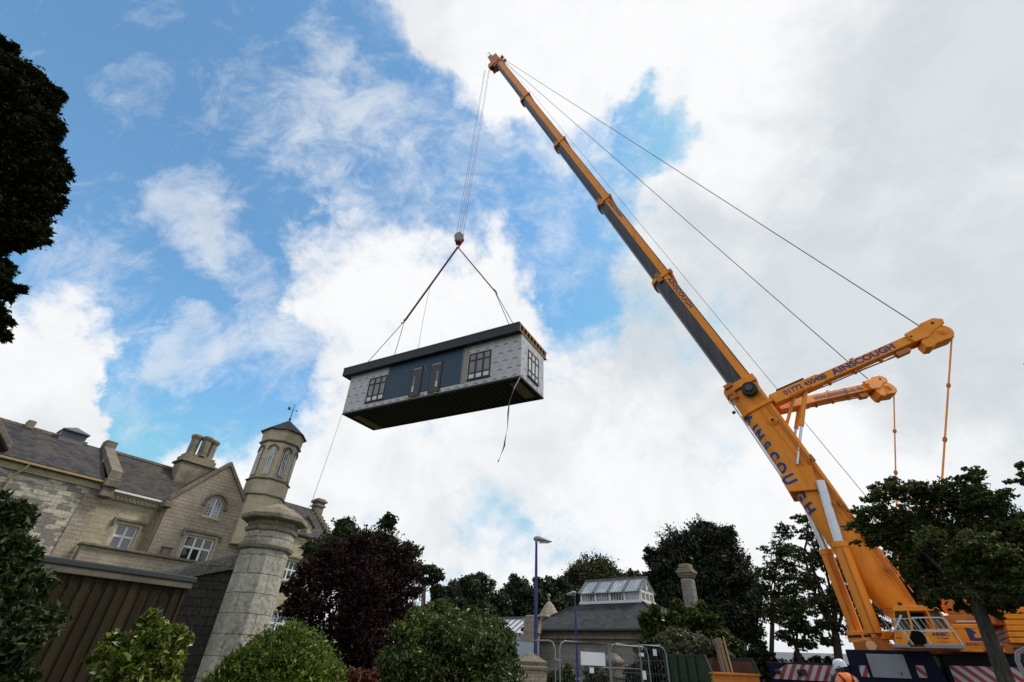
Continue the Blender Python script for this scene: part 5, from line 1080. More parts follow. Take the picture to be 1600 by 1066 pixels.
while x_ < gl_-.4:
    q.prism_yz([(-.1,e1+.01),(1.7,zt_+.01),(1.7,zt_+.07),(-.1,e1+.07)], x_, x_+.05).box(x_, x_+.05, -.03, .02, 1.6, e1); x_ += .48
q.build('glazing_bars', LEAD, gh)
MB().tube([(gl_-.45,-.2,e1),(gl_-.45,-.2,e1-.25),(gl_-.55,-.1,e1-.4),(gl_-.55,-.1,0)], .04, 8).build('downpipe', WHITEP, gh)
r0 = at(824, 985, D=29.5); t = thing('rubble_wall', 'rough rubble wall end joining the glasshouse to the pavilion', 'wall', (r0[0], r0[1], 0), math.atan2(gd[1], gd[0]))
zr1 = float(at(824, 961, D=29.5)[2]); zr2 = float(at(824, 990, D=29.5)[2])
MB().box(-.45,.5,0,.5,0,zr2).box(-.3,.6,.02,.48,zr2,zr1-.12).box(-.2,1.2,.05,.45,zr1-.12,zr1).build('wall_face', STONE_R, t, bevel=.05)
p0_ = at(800, 1003, D=26); t = thing('site_hoarding', 'pale blue-white board screen behind the steel fence panels', 'hoarding', (p0_[0], p0_[1], 0), R_(-8))
zz = float(p0_[2]); MB().box(-.6, 1.25, 0, .04, .6, zz).build('board', PANEL_BLUE, t); MB().box(-.55,-.47,.04,.12,0,zz).box(1.1,1.18,.04,.12,0,zz).build('post', TIMBER, t)
# ---- near stone pier with pyramid cap
q0 = at(829, 1018, D=17.5); t = thing('stone_gate_post', 'squat brown stone post with a peaked cap behind the near blue lamp', 'stone post', (q0[0], q0[1], 0), R_(12))
zc = float(q0[2]); MB().box(-.62,.62,-.55,.55,0,.95).box(-.75,.75,-.68,.68,.95,1.06).build('base', STONE_R, t, bevel=.02)
MB().box(-.40,.40,-.40,.40,1.06,zc-.48).build('shaft', STONE_R, t, bevel=.02)
MB().lathe([(.62,zc-.48),(.64,zc-.40),(.56,zc-.36),(.6,zc-.26),(.02,zc)], 4, 0, 0, R_(45)).build('cap', STONE_C, t, bevel=.02)
# ---- tall chimney and lodge behind the ivy
c0_ = at(1083, 960, D=27); t = thing('stone_lodge', 'ivy-hidden stone lodge with one tall moulded chimney stack, in front of the big dark tree', 'building', (c0_[0], c0_[1], 0), R_(-42))
zt2 = float(at(1080, 882, D=27)[2]); zs1 = float(at(1090, 968, D=27)[2])
st_ = MB().box(-.28,.28,-.28,.28,zs1-.3,zt2-.62).build('chimney', STONE_G, t, bevel=.1)
MB().box(-.32,.32,-.32,.32,zt2-.62,zt2-.54).box(-.35,.35,-.35,.35,zt2-.54,zt2-.44).box(-.40,.40,-.40,.40,zt2-.44,zt2-.30).box(-.34,.34,-.34,.34,zt2-.30,zt2-.2).box(-.27,.27,-.27,.27,zt2-.2,zt2).build('chimney_cap', STONE_C, st_, bevel=.04)
MB().box(-.5,.55,-.5,.5,0,zs1-.3).prism_xz([(-.5,zs1-.3),(.55,zs1-.3),(.34,zs1+.05),(-.34,zs1+.05)],-.5,.5).build('chimney_breast', STONE_G, t, bevel=.03)
MB().box(-.1,.75,-.62,-.48,2.55,2.68).box(-.05,.7,-.58,-.48,2.68,2.8).build('string_course', STONE_D, t, bevel=.02)
MB().box(-.3,.9,.5,2.0,0,2.6).build('wall', STONE_G, t)
MB().prism_yz([(.3,2.55),(1.25,3.3),(2.2,2.55)],-.4,1.0).build('roof', SLATE2, t)
# ---- far roof between the slender trees
f0 = at(1200, 1026, D=60); t = thing('distant_shed', 'low grey shed roof far behind the slender trees', 'building', (f0[0], f0[1], 0), R_(-28))
zf = float(at(1250, 1018, D=60)[2]); MB().box(-3,14,0,6,0,zf-1.0).build('wall', LEAD, t); MB().prism_yz([(-.4,zf-1.1),(3,zf+.0),(6.4,zf-1.1)],-3.3,14.3).build('roof', LEAD, t)
# ================================================================== TEMPORARY FENCE PANELS
def panel(pA, pB, label, signs=(), h=2.0, feet=True, mid=True, inset=False):
    A = np.array([pA[0], pA[1], 0.0]); B = np.array([pB[0], pB[1], 0.0]); d = B-A; L = float(np.linalg.norm(d))
    t = thing('steel_fence_panel', label, 'fence panel', A, math.atan2(d[1], d[0]), 'temporary steel fence panels')
    r = .017; path = [(.0,0,.1),(.0,0,h-.16),(.05,0,h-.05),(.16,0,h),(L-.16,0,h),(L-.05,0,h-.05),(L,0,h-.16),(L,0,.1)]
    MB().tube(path, r, 8).build('frame', GALV, t, smooth=True)
    q = MB().tube([(0,0,.28),(L,0,.28)], .014, 6)
    if mid: q.tube([(L*.53,0,.28),(L*.53,0,h)], .014, 6).tube([(L*.3 if inset else 0,0,1.53),(L*.53,0,1.53)], .01, 6)
    q.build('rail', GALV, t)
    q = MB(); n = int(L/.075)
    for i in range(1, n):
        x = i*L/n; q.add([(x-.0014,-.001,.28),(x+.0014,-.001,.28),(x+.0014,-.001,h-.01),(x-.0014,-.001,h-.01)], [(0,1,2,3)])
    for z in np.arange(.45, h-.05, .25): q.add([(0,.001,z-.0018),(L,.001,z-.0018),(L,.001,z+.0018),(0,.001,z+.0018)], [(0,1,2,3)])
    q.build('wire_mesh', GALV, t)
    if feet:
        for x in (0.0, L): MB().box(x-.11, x+.11, -.33, .33, 0.004, .13).build('rubber_foot', BLACK, t, bevel=.02)
    for (x0, x1, z0, z1) in signs:
        MB().box(x0, x1, -.03, -.018, z0, z1).build('notice_board', PLASTIC_W, t)
    return t
a, b_ = at(874,1001,Z=2.0), at(1011,1011,Z=2.0)
D_ = b_-a; L_ = float(np.linalg.norm(D_[:2])); ddx = D_[:2]/L_
def on_panel(px, py):
    nn = np.array([-ddx[1], ddx[0], 0]); p = on_plane(px, py, a, nn); return float(np.dot(p[:2]-a[:2], ddx)), float(p[2])
sA = on_panel(906,1018); sB = on_panel(945,1041); sC = on_panel(920,1043); sD = on_panel(927,1052); sE = on_panel(997,1020); sF = on_panel(1005,1026); sG = on_panel(1001,1048); sH = on_panel(1009,1062)
panel(a, b_, 'steel mesh fence panel carrying the large white notice board', [(sA[0],sB[0],sB[1],sA[1]),(sC[0],sD[0],sD[1],sC[1]),(sE[0],sF[0],sF[1],sE[1]),(sG[0],sH[0],sH[1],sG[1])], inset=True)
a2 = at(867,1001,Z=2.0); panel(at(700,1000,Z=2.0), a2, 'steel mesh fence panel running left behind the big green shrub', mid=False)
a3, b3 = at(950,1004,Z=2.0), at(1046,1009,Z=2.0); panel(a3+np.array([.1,.35,0]), b3+np.array([.0,.35,0]), 'steel mesh fence panel overlapping behind the notice panel towards the green skip', [(1.05,1.14,1.8,1.93)])
panel(at(1578,1012,Z=2.0), at(1578,1012,Z=2.0)+np.array([2.6,-1.9,0]), 'steel mesh fence panel cut off by the right edge of the photo', [(.35,1.1,1.62,1.74)], mid=False)
panel(at(1583,1014,Z=2.0), at(1583,1014,Z=2.0)+np.array([2.9,-1.2,0]), 'second steel mesh fence panel doubled behind the one at the right edge', mid=False)
panel(at(1204,1037,Z=2.0), at(1204,1037,Z=2.0)+np.array([2.4,-2.6,0]), 'dull steel fence panel standing before the left end of the crane carrier', mid=False)
cl_ = MB()
t = thing('fence_clip', 'small steel coupler joining the two steel fence panels beside the blue lamp', 'fence clip', (a2[0], a2[1], 1.62), math.atan2(ddx[1], ddx[0]))
MB().box(-.03,.14,-.045,.045,-.03,.03).build('clamp', GALV, t, bevel=.01); MB().tube([(.05,-.06,0),(.05,.06,0)], .012, 6).build('bolt', STEEL, t)
# ================================================================== SKIP
K1 = at(1110.5, 1051, D=17.5); zk_ = float(K1[2]); l_az = R_(-34); w_az = l_az+R_(90)
kw = np.array([math.sin(w_az), math.cos(w_az), 0]); kl = np.array([math.sin(l_az), math.cos(l_az), 0])
K2 = on_plane(1184, 1053, K1, np.cross(kw, [0,0,1])); Wk = float(np.linalg.norm((K2-K1)[:2]))
sk = thing('skip', 'dark green rubbish skip with an orange drop end and rusty inside', 'skip', (K1[0], K1[1], 0), math.atan2(kw[1], kw[0]))
Ka = on_plane(1100.5, 1026, K1, np.cross(kl, [0,0,1])); la = float(np.dot((Ka-K1)[:2], kl[:2])); zhi = float(Ka[2])
Kb = on_plane(1037, 1023, K1, np.cross(kl, [0,0,1])); lb = float(np.dot((Kb-K1)[:2], kl[:2]))
for x0, x1, nm in ((-.03,0.0,'side_wall'),(Wk,Wk+.03,'side_wall')):
    sd_ = MB().prism_yz([(0.05,.25),(0,zk_),(la,zhi),(lb,zhi),(lb-.1,.25)], x0, x1).build(nm, SKIPG, sk)
    MB().prism_yz([(-.02,zk_-.02),(la-.03,zhi),(la-.03,zhi+.05),(-.06,zk_+.03)], x0-.02, x1+.02).prism_yz([(la-.03,zhi),(lb,zhi),(lb,zhi+.05),(la-.03,zhi+.05)], x0-.02, x1+.02).build('top_rail', SKIPG, sd_)
    MB().prism_yz([(0.08,.3),(0.03,zk_-.02),(la+.02,zhi-.04),(lb-.05,zhi-.04),(lb-.12,.3)], x0+.032 if x0 < 0 else x0-.004, x1+.004 if x0 < 0 else x1-.032).build('rusty_lining', RUST, sd_)
MB().box(0, Wk, -.02, .03, .3, zk_-.04).build('drop_end', SKIPO, sk); MB().box(-.05, Wk+.05, -.06, .03, zk_-.04, zk_+.02).build('end_rail', SKIPO, sk, bevel=.01)
MB().box(0, Wk, .03, lb-.1, .25, .3).box(0, Wk, lb-.12, lb-.08, .3, zhi).build('floor_and_back', RUST, sk)
q = MB()
for i in range(4): y_ = la+.3+i*(lb-la-.5)/3; q.box(-.09,-.032,y_,y_+.1,.3,zhi-.02)
q.build('side_rib', SKIPG, sk)
MB().box(-.05,-.032,.2,lb-.3,1.34,1.40).build('side_rib', SKIPG, sk)
YEL = paint('yellow_lettering', (.22,.22,.02), .6); TEALT = paint('pale_green_lettering', (.08,.13,.12), .6)
def skt(body, size, yy, z, mat, sx=1): 
    Mx = Matrix(((0,0,-1,-.036),(-1,0,0,yy),(0,1,0,z),(0,0,0,1))); return flat_text(body, size, Mx, mat, sk, 'lettering', .002, .004, sx)
kt = on_plane(1056, 1054, K1, np.cross(kl, [0,0,1])); yt = float(np.dot((kt-K1)[:2], kl[:2])); zt_k = float(kt[2])
q = MB()
for y_ in (yt, yt-1.0*abs(yt)*.0-1.25):
    for i in range(3): q.hexa([(-.040,y_,zt_k-.16+i*.1),(-.040,y_-.12,zt_k-.11+i*.1),(-.036,y_-.12,zt_k-.11+i*.1),(-.036,y_,zt_k-.16+i*.1),(-.040,y_,zt_k-.12+i*.1),(-.040,y_-.12,zt_k-.07+i*.1),(-.036,y_-.12,zt_k-.07+i*.1),(-.036,y_,zt_k-.12+i*.1)])
q.build('yellow_chevrons', YEL, sk)
PLANKB = paint('brown_plank', (.20,.12,.06), .8, .4, 6, bump=.3)
# loose planks standing in the skip
for i, (xa, xb, ya, yb) in enumerate(((1116,1127,999,1032),(1120,1131,997,1032),(1124,1137,997,1034),(1130,1143,995,1030))):
    A_ = at(xb, 1045, D=18.6); B_ = at(xa, ya, D=19.0)
    t = thing('timber_plank', ['thin grey-brown plank, leftmost of those standing in the skip','broad brown plank leaning in the skip, second from the left','broad brown plank leaning in the skip, third from the left','narrow pale batten leaning in the skip, rightmost'][i], 'plank', A_, 0, 'planks sticking out of the skip')
    b0_ = Vector(A_.tolist())+(Vector(A_.tolist())-Vector(B_.tolist()))*.9
    q = MB().beam(b0_, Vector(B_.tolist()), .09 if i in (1,2) else .04, .025, (0,-1,.2)); q.build('board', (BEAMW, PLANKB, PLANKB, TIMBER)[i], t, world=True)
# ================================================================== PERSON
PP = at(1314, 1045, D=12.8); pfeet = (float(PP[0]), float(PP[1]), 0.004)
SKIN = paint('skin', (.32,.17,.11), .55, .1, 10, dirt_amt=.05); NAVYC = paint('navy_workwear', (.015,.018,.03), .85, .3, 10, dirt_amt=.1)
HIVIS = paint('orange_hi_vis_fabric', (.95,.20,.035), .75, .15, 12, dirt=(.4,.08,.02), dirt_amt=.3); REFL = paint('reflective_tape', (.38,.36,.32), .4, .1, 10, dirt_amt=.1)
HARN = paint('dark_red_harness_webbing', (.09,.008,.012), .8, .2, 12, dirt_amt=.1); HELM = paint('white_helmet_plastic', (.62,.66,.72), .35, .08, 8, dirt_amt=.1)
zhel = float(at(1318, 1027, D=12.8)[2])
person = thing('person', 'worker seen from behind in white hard hat, orange hi-vis vest and dark red harness straps', 'person', pfeet, R_(-6))
S = (zhel-.03)/1.80*1.04; HS = .80; HDZ = -.075
def skin_body(name, pts, edges, mat, parent, root=0, sub=2):
    me = bpy.data.meshes.new(name); me.from_pydata([tuple(c*S for c in p[:3]) for p in pts], edges, []); me.update(); me.materials.append(mat)
    o = bpy.data.objects.new(name, me); COL.objects.link(o); o.parent = parent
    md = o.modifiers.new('skin', 'SKIN'); md.use_smooth_shade = True
    if not me.skin_vertices: pass
    for i, p in enumerate(pts):
        sv = me.skin_vertices[0].data[i]; sv.radius = (p[3]*S, (p[4] if len(p) > 4 else p[3])*S); sv.use_root = (i == root)
    s_ = o.modifiers.new('sub', 'SUBSURF'); s_.levels = sub; s_.render_levels = sub
    return o
# faces +y (away from the camera), arms bent forward
pts = [(0,0,.95,.15,.11),(0,0,1.15,.14,.10),(0,-.01,1.36,.17,.11),(0,-.01,1.46,.12,.09),(0,.0,1.52,.055,.055),(0,.03,1.57,.06,.07),(0,.03,1.62,.06,.07)]
ed = [(0,1),(1,2),(2,3),(3,4),(4,5),(5,6)]
def chain(start, lst):
    prev = start
    for p in lst: pts.append(p); ed.append((prev, len(pts)-1)); prev = len(pts)-1
    return prev
for s_ in (-1,1):
    hip = chain(0, [(s_*.1,0,.88,.095,.095),(s_*.115,.01,.5,.065,.065),(s_*.12,-.02,.1,.045,.045),(s_*.125,.0,.05,.04,.04),(s_*.13,.13,.03,.04,.03)])
    wr = chain(3, [(s_*.19,-.01,1.42,.062,.06),(s_*.25,-.03,1.15,.045,.045),(s_*.20,.18,1.06,.034,.034),(s_*.15,.30,1.07,.022,.03),(s_*.14,.36,1.07,.018,.034)])
    for k, (dz, ln_) in enumerate(((.03,.07),(.01,.08),(-.01,.075),(-.03,.06))):
        chain(wr, [(s_*.138,.385,1.07+dz,.009),(s_*.13,.385+ln_*.5,1.065+dz,.0085),(s_*.105,.385+ln_*.75,1.055+dz,.0075)])
    chain(wr-1, [(s_*.125,.33,1.10,.010),(s_*.10,.37,1.11,.009),(s_*.085,.395,1.10,.008)])
body = skin_body('body', pts, ed, NAVYC, person)
# head and neck in skin, over the collar
hm = MB()
def ell(mb, c, r, n=16, m_=10):
    rings = []
    for i in range(m_+1):
        ph = math.pi*i/m_-math.pi/2; rr = max(.002, math.cos(ph)); rings.append([(c[0]+r[0]*rr*math.cos(2*math.pi*k/n), c[1]+r[1]*rr*math.sin(2*math.pi*k/n), c[2]+r[2]*math.sin(ph)) for k in range(n)])
    return mb.loft(rings)
ell(hm, (0,.035,1.665), (.078,.098,.118)); hm.lathe([(.062,1.45),(.058,1.60)], 14, 0, .01); ell(hm, (0,.135,1.65), (.016,.022,.03), 8, 6); ell(hm, (-.08,.03,1.66), (.012,.022,.032), 8, 6); ell(hm, (.08,.03,1.66), (.012,.022,.032), 8, 6)
def hsc(p): return (p[0]*HS*S, (p[1]*HS+.035)*S, ((p[2]-1.5)*HS+1.5+HDZ+.03)*S)
hm.v = [hsc(p) for p in hm.v]
hdo = hm.build('head', SKIN, person, smooth=True)
q = MB(); ell(q, (-.03,.125,1.69), (.012,.008,.007), 8, 6); ell(q, (.03,.125,1.69), (.012,.008,.007), 8, 6); q.v = [hsc(p) for p in q.v]; q.build('eyes', BLACK, hdo)
q = MB(); ell(q, (0,.128,1.605), (.026,.008,.007), 8, 6); q.v = [hsc(p) for p in q.v]; q.build('mouth', REDP, hdo)
q = MB(); ell(q, (0,.005,1.655), (.083,.092,.10), 16, 10); q.v = [hsc(p) for p in q.v]; q.build('hair', paint('brown_hair', (.05,.03,.02), .8), hdo, smooth=True)
# vest: lofted shell round the torso
rings = []
for z, rx_, ry_, cy in ((.80,.20,.145,0),(1.0,.195,.14,0),(1.2,.20,.145,0),(1.33,.225,.15,-.01),(1.42,.215,.14,-.012),(1.475,.165,.115,-.008),(1.52,.09,.085,.0)):
    rings.append([(rx_*math.copysign(abs(math.cos(a))**.8,math.cos(a))*S, (cy+ry_*math.sin(a))*S, z*S) for a in np.linspace(0,2*math.pi,29)[:-1]])
vest = MB().loft(rings, False).build('hi_vis_vest', HIVIS, person, smooth=True); md = vest.modifiers.new('sub','SUBSURF'); md.levels = 1; md.render_levels = 2
def vest_pt(x, z, out=.012):   # point on the back (-y) of the vest
    zs = [.80,1.0,1.2,1.33,1.42,1.475,1.52]; rxs = [.20,.195,.20,.225,.215,.165,.09]; rys = [.145,.14,.145,.15,.14,.115,.085]
    rx_ = np.interp(z, zs, rxs); ry_ = np.interp(z, zs, rys); t_ = max(0, 1-(abs(x)/rx_)**2.2); return Vector((x*S, -(.01+ry_*t_**.5+out)*S, z*S))
def ribbon(p, w_, nm, mat, par):
    q = MB(); vs = []
    for i, v in enumerate(p):
        t_ = (p[min(i+1,len(p)-1)]-p[max(i-1,0)]).normalized(); sd_ = t_.cross(Vector((0,-1,0))).normalized()*w_*S/2
        vs.append([tuple(v-sd_), tuple(v+sd_), tuple(v+sd_+Vector((0,.012,0))), tuple(v-sd_+Vector((0,.012,0)))])
    return q.loft(vs).build(nm, mat, par)
for s_ in (-1,1):
    ribbon([vest_pt(s_*x, z, .004) for x, z in ((.14,1.45),(.155,1.38),(.16,1.25),(.155,1.1),(.155,.85))], .055, 'reflective_stripe', REFL, vest)
    ribbon([vest_pt(s_*x, z, .014) for x, z in ((.11,1.49),(.085,1.42),(.045,1.33),(.0,1.24),(-.06,1.12),(-.12,.95))], .04, 'harness_strap', HARN, vest)
ribbon([vest_pt(x, .98, .006) for x in np.linspace(-.17,.17,9)], .055, 'reflective_stripe', REFL, vest)
v = vest_pt(0, 1.24, .03); MB().box(v.x-.035, v.x+.035, v.y-.01, v.y+.02, v.z-.03, v.z+.03).build('harness_ring', GREYP, vest, bevel=.01)
# hard hat
prof = [(.118,-.035),(.122,-.03),(.118,.0),(.112,.05),(.09,.095),(.055,.122),(.01,.13)]
q = MB().lathe([(r, z) for r, z in prof], 28); q.v = [(x*.95, y*1.18, z) for x, y, z in q.v]
for i in range(24):
    pass
br = [(.12*math.cos(a)*1.04, (.142+max(0,math.sin(a))*.05)*math.sin(a), -.03-.015*max(0,math.sin(a))) for a in np.linspace(0,2*math.pi,29)[:-1]]
br2 = [(x*.9, y*.9, z+.006) for x, y, z in br]
q.loft([br2, [(x*1.03,y*1.03,z+.002) for x,y,z in br], [(x*1.03,y*1.03,z-.006) for x,y,z in br], [(x*.9,y*.9,z-.004) for x,y,z in br2]], False)
Mh = Matrix.Translation(hsc((.03,.03,1.715))) @ Matrix.Rotation(R_(68),4,'Z') @ Matrix.Rotation(R_(-10),4,'X') @ Matrix.Scale(S*HS,4)
q.xf(Mh); hh = q.build('hard_hat', HELM, person, smooth=True)
q = MB()
for dx in (-.022,0,.022): q.tube([(dx,-.12,.02),(dx,-.09,.085),(dx,-.02,.127),(dx,.05,.12),(dx,.115,.05)], .005, 5)
q.xf(Mh).build('helmet_rib', HELM, hh, smooth=True)
MB().tube([hsc((-.08,.06,1.70)),hsc((-.09,.06,1.58)),hsc((-.05,.07,1.54))], .005, 5).build('chin_strap', REFL, hh)
for s_ in (-1,1):
    ell(q2 := MB(), (s_*.128,.06,.045), (.05,.14,.045)); q2.v = [tuple(c*S for c in p) for p in q2.v]; q2.build('boot', BLACK, person, smooth=True)
# ================================================================== VEGETATION
def B(px, py, rpx, D, k=1.0):
    p = at(px, py, D=D); r = rpx*depth(p)/FPX; return (p, np.array([r, r, r*k]))
def foliage(blobs, n, size, seed, elong=1.9, wid=.55, cl=16, sig=.17, shell=.55, flat=1.0, core=.18, spread=1.05, droop=0.0, upb=.3, zmin=.1, core_s=2.0, csz=.62, sprigs=0, slen=.3, out_only=True):
    rg = np.random.default_rng(seed); out = []
    wts = np.array([b[1].mean()**2 for b in blobs]); wts /= wts.sum()
    for (c, r), wt in zip(blobs, wts):
        nb = int(n*wt)
        if nb < 8: continue
        k = max(5, int(cl*(.5+wt*len(blobs)*.5)))
        d = rg.normal(size=(k,3)); d /= np.linalg.norm(d, axis=1)[:,None]
        rad = shell+(spread-shell)*rg.random(k)**.7
        cc = c + d*rad[:,None]*r
        cs = sig*(.55+.9*rg.random(k))
        idx = rg.integers(0, k, nb)
        g = rg.normal(size=(nb,3)); g[:,2] *= flat
        p = cc[idx] + g*(cs[idx,None]*r)
        ncore = int(nb*core)
        if ncore:
            dd = rg.normal(size=(ncore,3)); dd /= np.linalg.norm(dd, axis=1)[:,None]
            p[:ncore] = c + dd*(rg.random(ncore)**.45*csz)[:,None]*r
        sz = size*(.6+.8*rg.random(nb)); sz[:ncore] *= core_s
        nr = rg.normal(size=(nb,3)); nr[:,2] += upb*2; nr /= np.linalg.norm(nr, axis=1)[:,None]
        u = rg.normal(size=(nb,3)); u[:,2] -= droop
        u -= nr*(u*nr).sum(1)[:,None]; u /= np.linalg.norm(u, axis=1)[:,None]; v = np.cross(nr, u)
        u = u*(sz*elong/2)[:,None]; v = v*(sz*elong*wid/2)[:,None]; f = nr*(sz*.14)[:,None]
        q = np.stack([p-u, p+v+f-u*.1, p+u, p-v+f-u*.1], axis=1)
        q[:,:,2] = np.maximum(q[:,:,2], zmin*.1)
        out.append(q)
        ns = int(sprigs*wt)
        if ns:
            m = 14
            d = rg.normal(size=(ns,3)); d[:,2] = d[:,2]*.8+.25; d /= np.linalg.norm(d, axis=1)[:,None]
            st = c + d*(.72+.3*rg.random(ns))[:,None]*r
            dr = d+rg.normal(size=(ns,3))*.45; dr[:,2] += .25; dr /= np.linalg.norm(dr, axis=1)[:,None]
            ln = slen*r.mean()*(.4+.9*rg.random(ns))
            tt = np.linspace(.05, 1, m)
            p = (st[:,None,:]+dr[:,None,:]*(tt[None,:,None]*ln[:,None,None])).reshape(-1,3)
            p += rg.normal(size=p.shape)*size*.45
            u = np.repeat(dr, m, axis=0)*.7+rg.normal(size=p.shape)*.7; u /= np.linalg.norm(u, axis=1)[:,None]
            nr = rg.normal(size=p.shape); nr[:,2] += .6; nr -= u*(nr*u).sum(1)[:,None]; nr /= np.linalg.norm(nr, axis=1)[:,None]; v = np.cross(nr, u)
            sz = (size*(.65+.6*rg.random(len(p))))[:,None]
            out.append(np.stack([p-u*sz*elong/2, p+v*sz*elong*wid/2+nr*sz*.12, p+u*sz*elong/2, p-v*sz*elong*wid/2+nr*sz*.12], axis=1))
    return np.concatenate(out), None
def lobes(blobs, seed, n=5, k=.80, r0=.28, r1=.5, zk=.85):
    rg = np.random.default_rng(seed+900); out = []
    for c, r in blobs:
        out.append((c, r*k))
        for j in range(n):
            d = rg.normal(size=3); d[2] = d[2]*.8+.15; d /= np.linalg.norm(d)
            f = r0+(r1-r0)*rg.random(); out.append((c+d*r*(k+.12+.2*rg.random())*.92, r*f*np.array([1,1,zk])))
    return out
def limb(mb, p0, p1, r0, r1, rg, sag=.12, n=6, seg=5):
    p0 = np.array(p0, float); p1 = np.array(p1, float); L = np.linalg.norm(p1-p0); o = rg.normal(size=3)*L*sag*.5; o[2] += L*sag*.5
    pts = []
    for i in range(seg+1):
        t = i/seg; pts.append(p0*(1-t)+p1*t+o*math.sin(math.pi*t)+(rg.normal(size=3)*L*.012 if 0 < i < seg else 0))
    mb.tube(pts, [r0+(r1-r0)*(i/seg)**.8 for i in range(seg+1)], n)
def tree(name, label, cat, base, tr, blobs, n, size, lm, bm, seed, fork=None, group=None, twigs=5, top=None, tn='trunk', lob=5, maxlimb=10, lk=.80, **k):
    rg = np.random.default_rng(seed+100)
    t = thing(name, label, cat, (base[0], base[1], 0), 0, group)
    zmin_ = min(b[0][2]-b[1][2] for b in blobs); cx = np.mean([b[0] for b in blobs], axis=0)
    fk = np.array(fork) if fork is not None else np.array([base[0]*.6+cx[0]*.4, base[1]*.6+cx[1]*.4, max(.4, zmin_*.75+cx[2]*.25)])
    mb = MB()
    mid = (np.array([base[0], base[1], 0])+fk)/2 + rg.normal(size=3)*.04*fk[2]*np.array([1,1,0])
    mb.tube([(base[0],base[1],-.05),(base[0],base[1],.12),mid,fk], [tr*1.5,tr*1.12,tr*.92,tr*.75], 10)
    for (c, r) in sorted(blobs, key=lambda b_: -b_[1].mean())[:maxlimb]:
        rr = min(tr*.5, max(.03, tr*.55*(r.mean()/max(b[1].mean() for b in blobs))))
        limb(mb, fk, c, rr, rr*.35, rg)
        for j in range(twigs):
            d = rg.normal(size=3); d /= np.linalg.norm(d); d[2] = d[2]*.7+.15
            s_ = fk+(c-fk)*(.55+.45*rg.random()); limb(mb, s_, c+d*r*.9, rr*.32, rr*.07, rg, n=5, seg=4)
    mb.build(tn, bm, t, world=True, smooth=True)
    q, _ = foliage(lobes(blobs, seed, lob, lk) if lob else blobs, n, size, seed, **k)
    quads_obj('crown', q, lm, t)
    return t
def bush(name, label, cat, base, blobs, n, size, lm, seed, group=None, stem=.04, **k):
    return tree(name, label, cat, base, stem, blobs, n, size, lm, BARKD, seed, group=group, twigs=3, tn='stem', **k)
G_DARK = leaf_mat('dark_conifer_leaf', (.006,.009,.003), (.013,.018,.005), (.028,.032,.010), trans=.1, rough=.9, spec=.1)
G_LAUREL = leaf_mat('laurel_leaf', (.008,.014,.004), (.022,.036,.009), (.055,.08,.02), rough=.5, spec=.3, trans=.15)
G_LIME = leaf_mat('lime_green_leaf', (.03,.05,.006), (.09,.13,.012), (.30,.32,.04), rough=.4, spec=.5)
G_ROUND = leaf_mat('round_bush_leaf', (.022,.042,.004), (.07,.11,.008), (.22,.26,.025), rough=.45)
G_BIG = leaf_mat('big_bush_leaf', (.013,.025,.004), (.042,.068,.009), (.15,.18,.03), rough=.4, spec=.5)
G_PURP = leaf_mat('purple_beech_leaf', (.006,.003,.003), (.014,.005,.005), (.040,.015,.014), rough=.6, spec=.15, trans=.12)
G_TREE = leaf_mat('tree_leaf', (.010,.020,.005), (.028,.048,.010), (.065,.09,.022), trans=.25)
G_OAK = leaf_mat('oak_leaf', (.012,.016,.004), (.035,.042,.010), (.075,.08,.02), trans=.15)
G_FAR = leaf_mat('far_leaf', (.010,.016,.008), (.024,.035,.014), (.05,.065,.025), trans=.15)
G_MAPLE = leaf_mat('maple_leaf', (.014,.026,.005), (.038,.056,.009), (.11,.125,.022), trans=.35)
G_HOLM = leaf_mat('holm_leaf', (.006,.011,.005), (.016,.024,.010), (.04,.05,.02), trans=.08)
G_IVY = leaf_mat('ivy_leaf', (.012,.022,.004), (.04,.06,.010), (.10,.13,.02), rough=.4)
G_OLIVE = leaf_mat('grey_green_leaf', (.03,.04,.02), (.07,.08,.04), (.15,.15,.08))
G_RED = leaf_mat('bronze_leaf', (.04,.012,.006), (.10,.03,.012), (.16,.07,.03))
def gb(px, py, D): p = at(px, py, D=D); return (float(p[0]), float(p[1]))
# cypress on the far left
tree('cypress_tree', 'very dark cypress towering at the left edge of the photo', 'tree', gb(-80,500,13.5), .35,
     [B(-25,130,58,13.5),B(25,128,42,13.2),B(0,185,62,13),B(50,175,32,13),B(58,150,26,13),B(60,220,24,12.8),B(5,255,66,13),B(48,275,34,12.8),B(68,312,22,12.8),B(72,290,18,12.8),B(28,335,42,13),B(45,362,22,12.9),B(-5,340,56,13.2),B(-50,240,78,13.5),B(-20,380,32,13.3),B(10,378,18,13),B(-14,432,26,13),B(6,452,18,12.8),B(-14,490,24,12.8),B(-26,518,22,12.9),B(-70,400,56,14),B(5,82,20,13.4),B(-25,88,30,13.5),B(78,148,14,12.9)],
     250000, .046, G_DARK, BARKD, 1, fork=at(-90,420,D=13.5), elong=2.2, wid=.4, cl=40, sig=.13, core=.35, twigs=2, core_s=2.2, csz=.8, spread=.97, upb=.6, sprigs=3500, slen=.35)
bush('laurel_bush', 'tall dark glossy laurel bush at the lower left, overlapping the fence', 'bush', gb(5,1000,6.0),
     [B(-25,850,54,6.2),B(-5,900,52,6.1),B(-15,960,62,6),B(18,865,20,6),B(34,940,16,5.9),B(-10,1030,52,5.9),B(-50,1000,70,6.2),B(2,812,24,6.2),B(-25,795,28,6.3),B(-45,1100,56,5.9),B(20,990,14,5.9),B(-5,1085,36,5.8)],
     60000, .026, G_LAUREL, 2, elong=2.6, wid=.36, cl=30, sig=.15, core=.35, csz=.75, spread=1.0, sprigs=700, slen=.3)
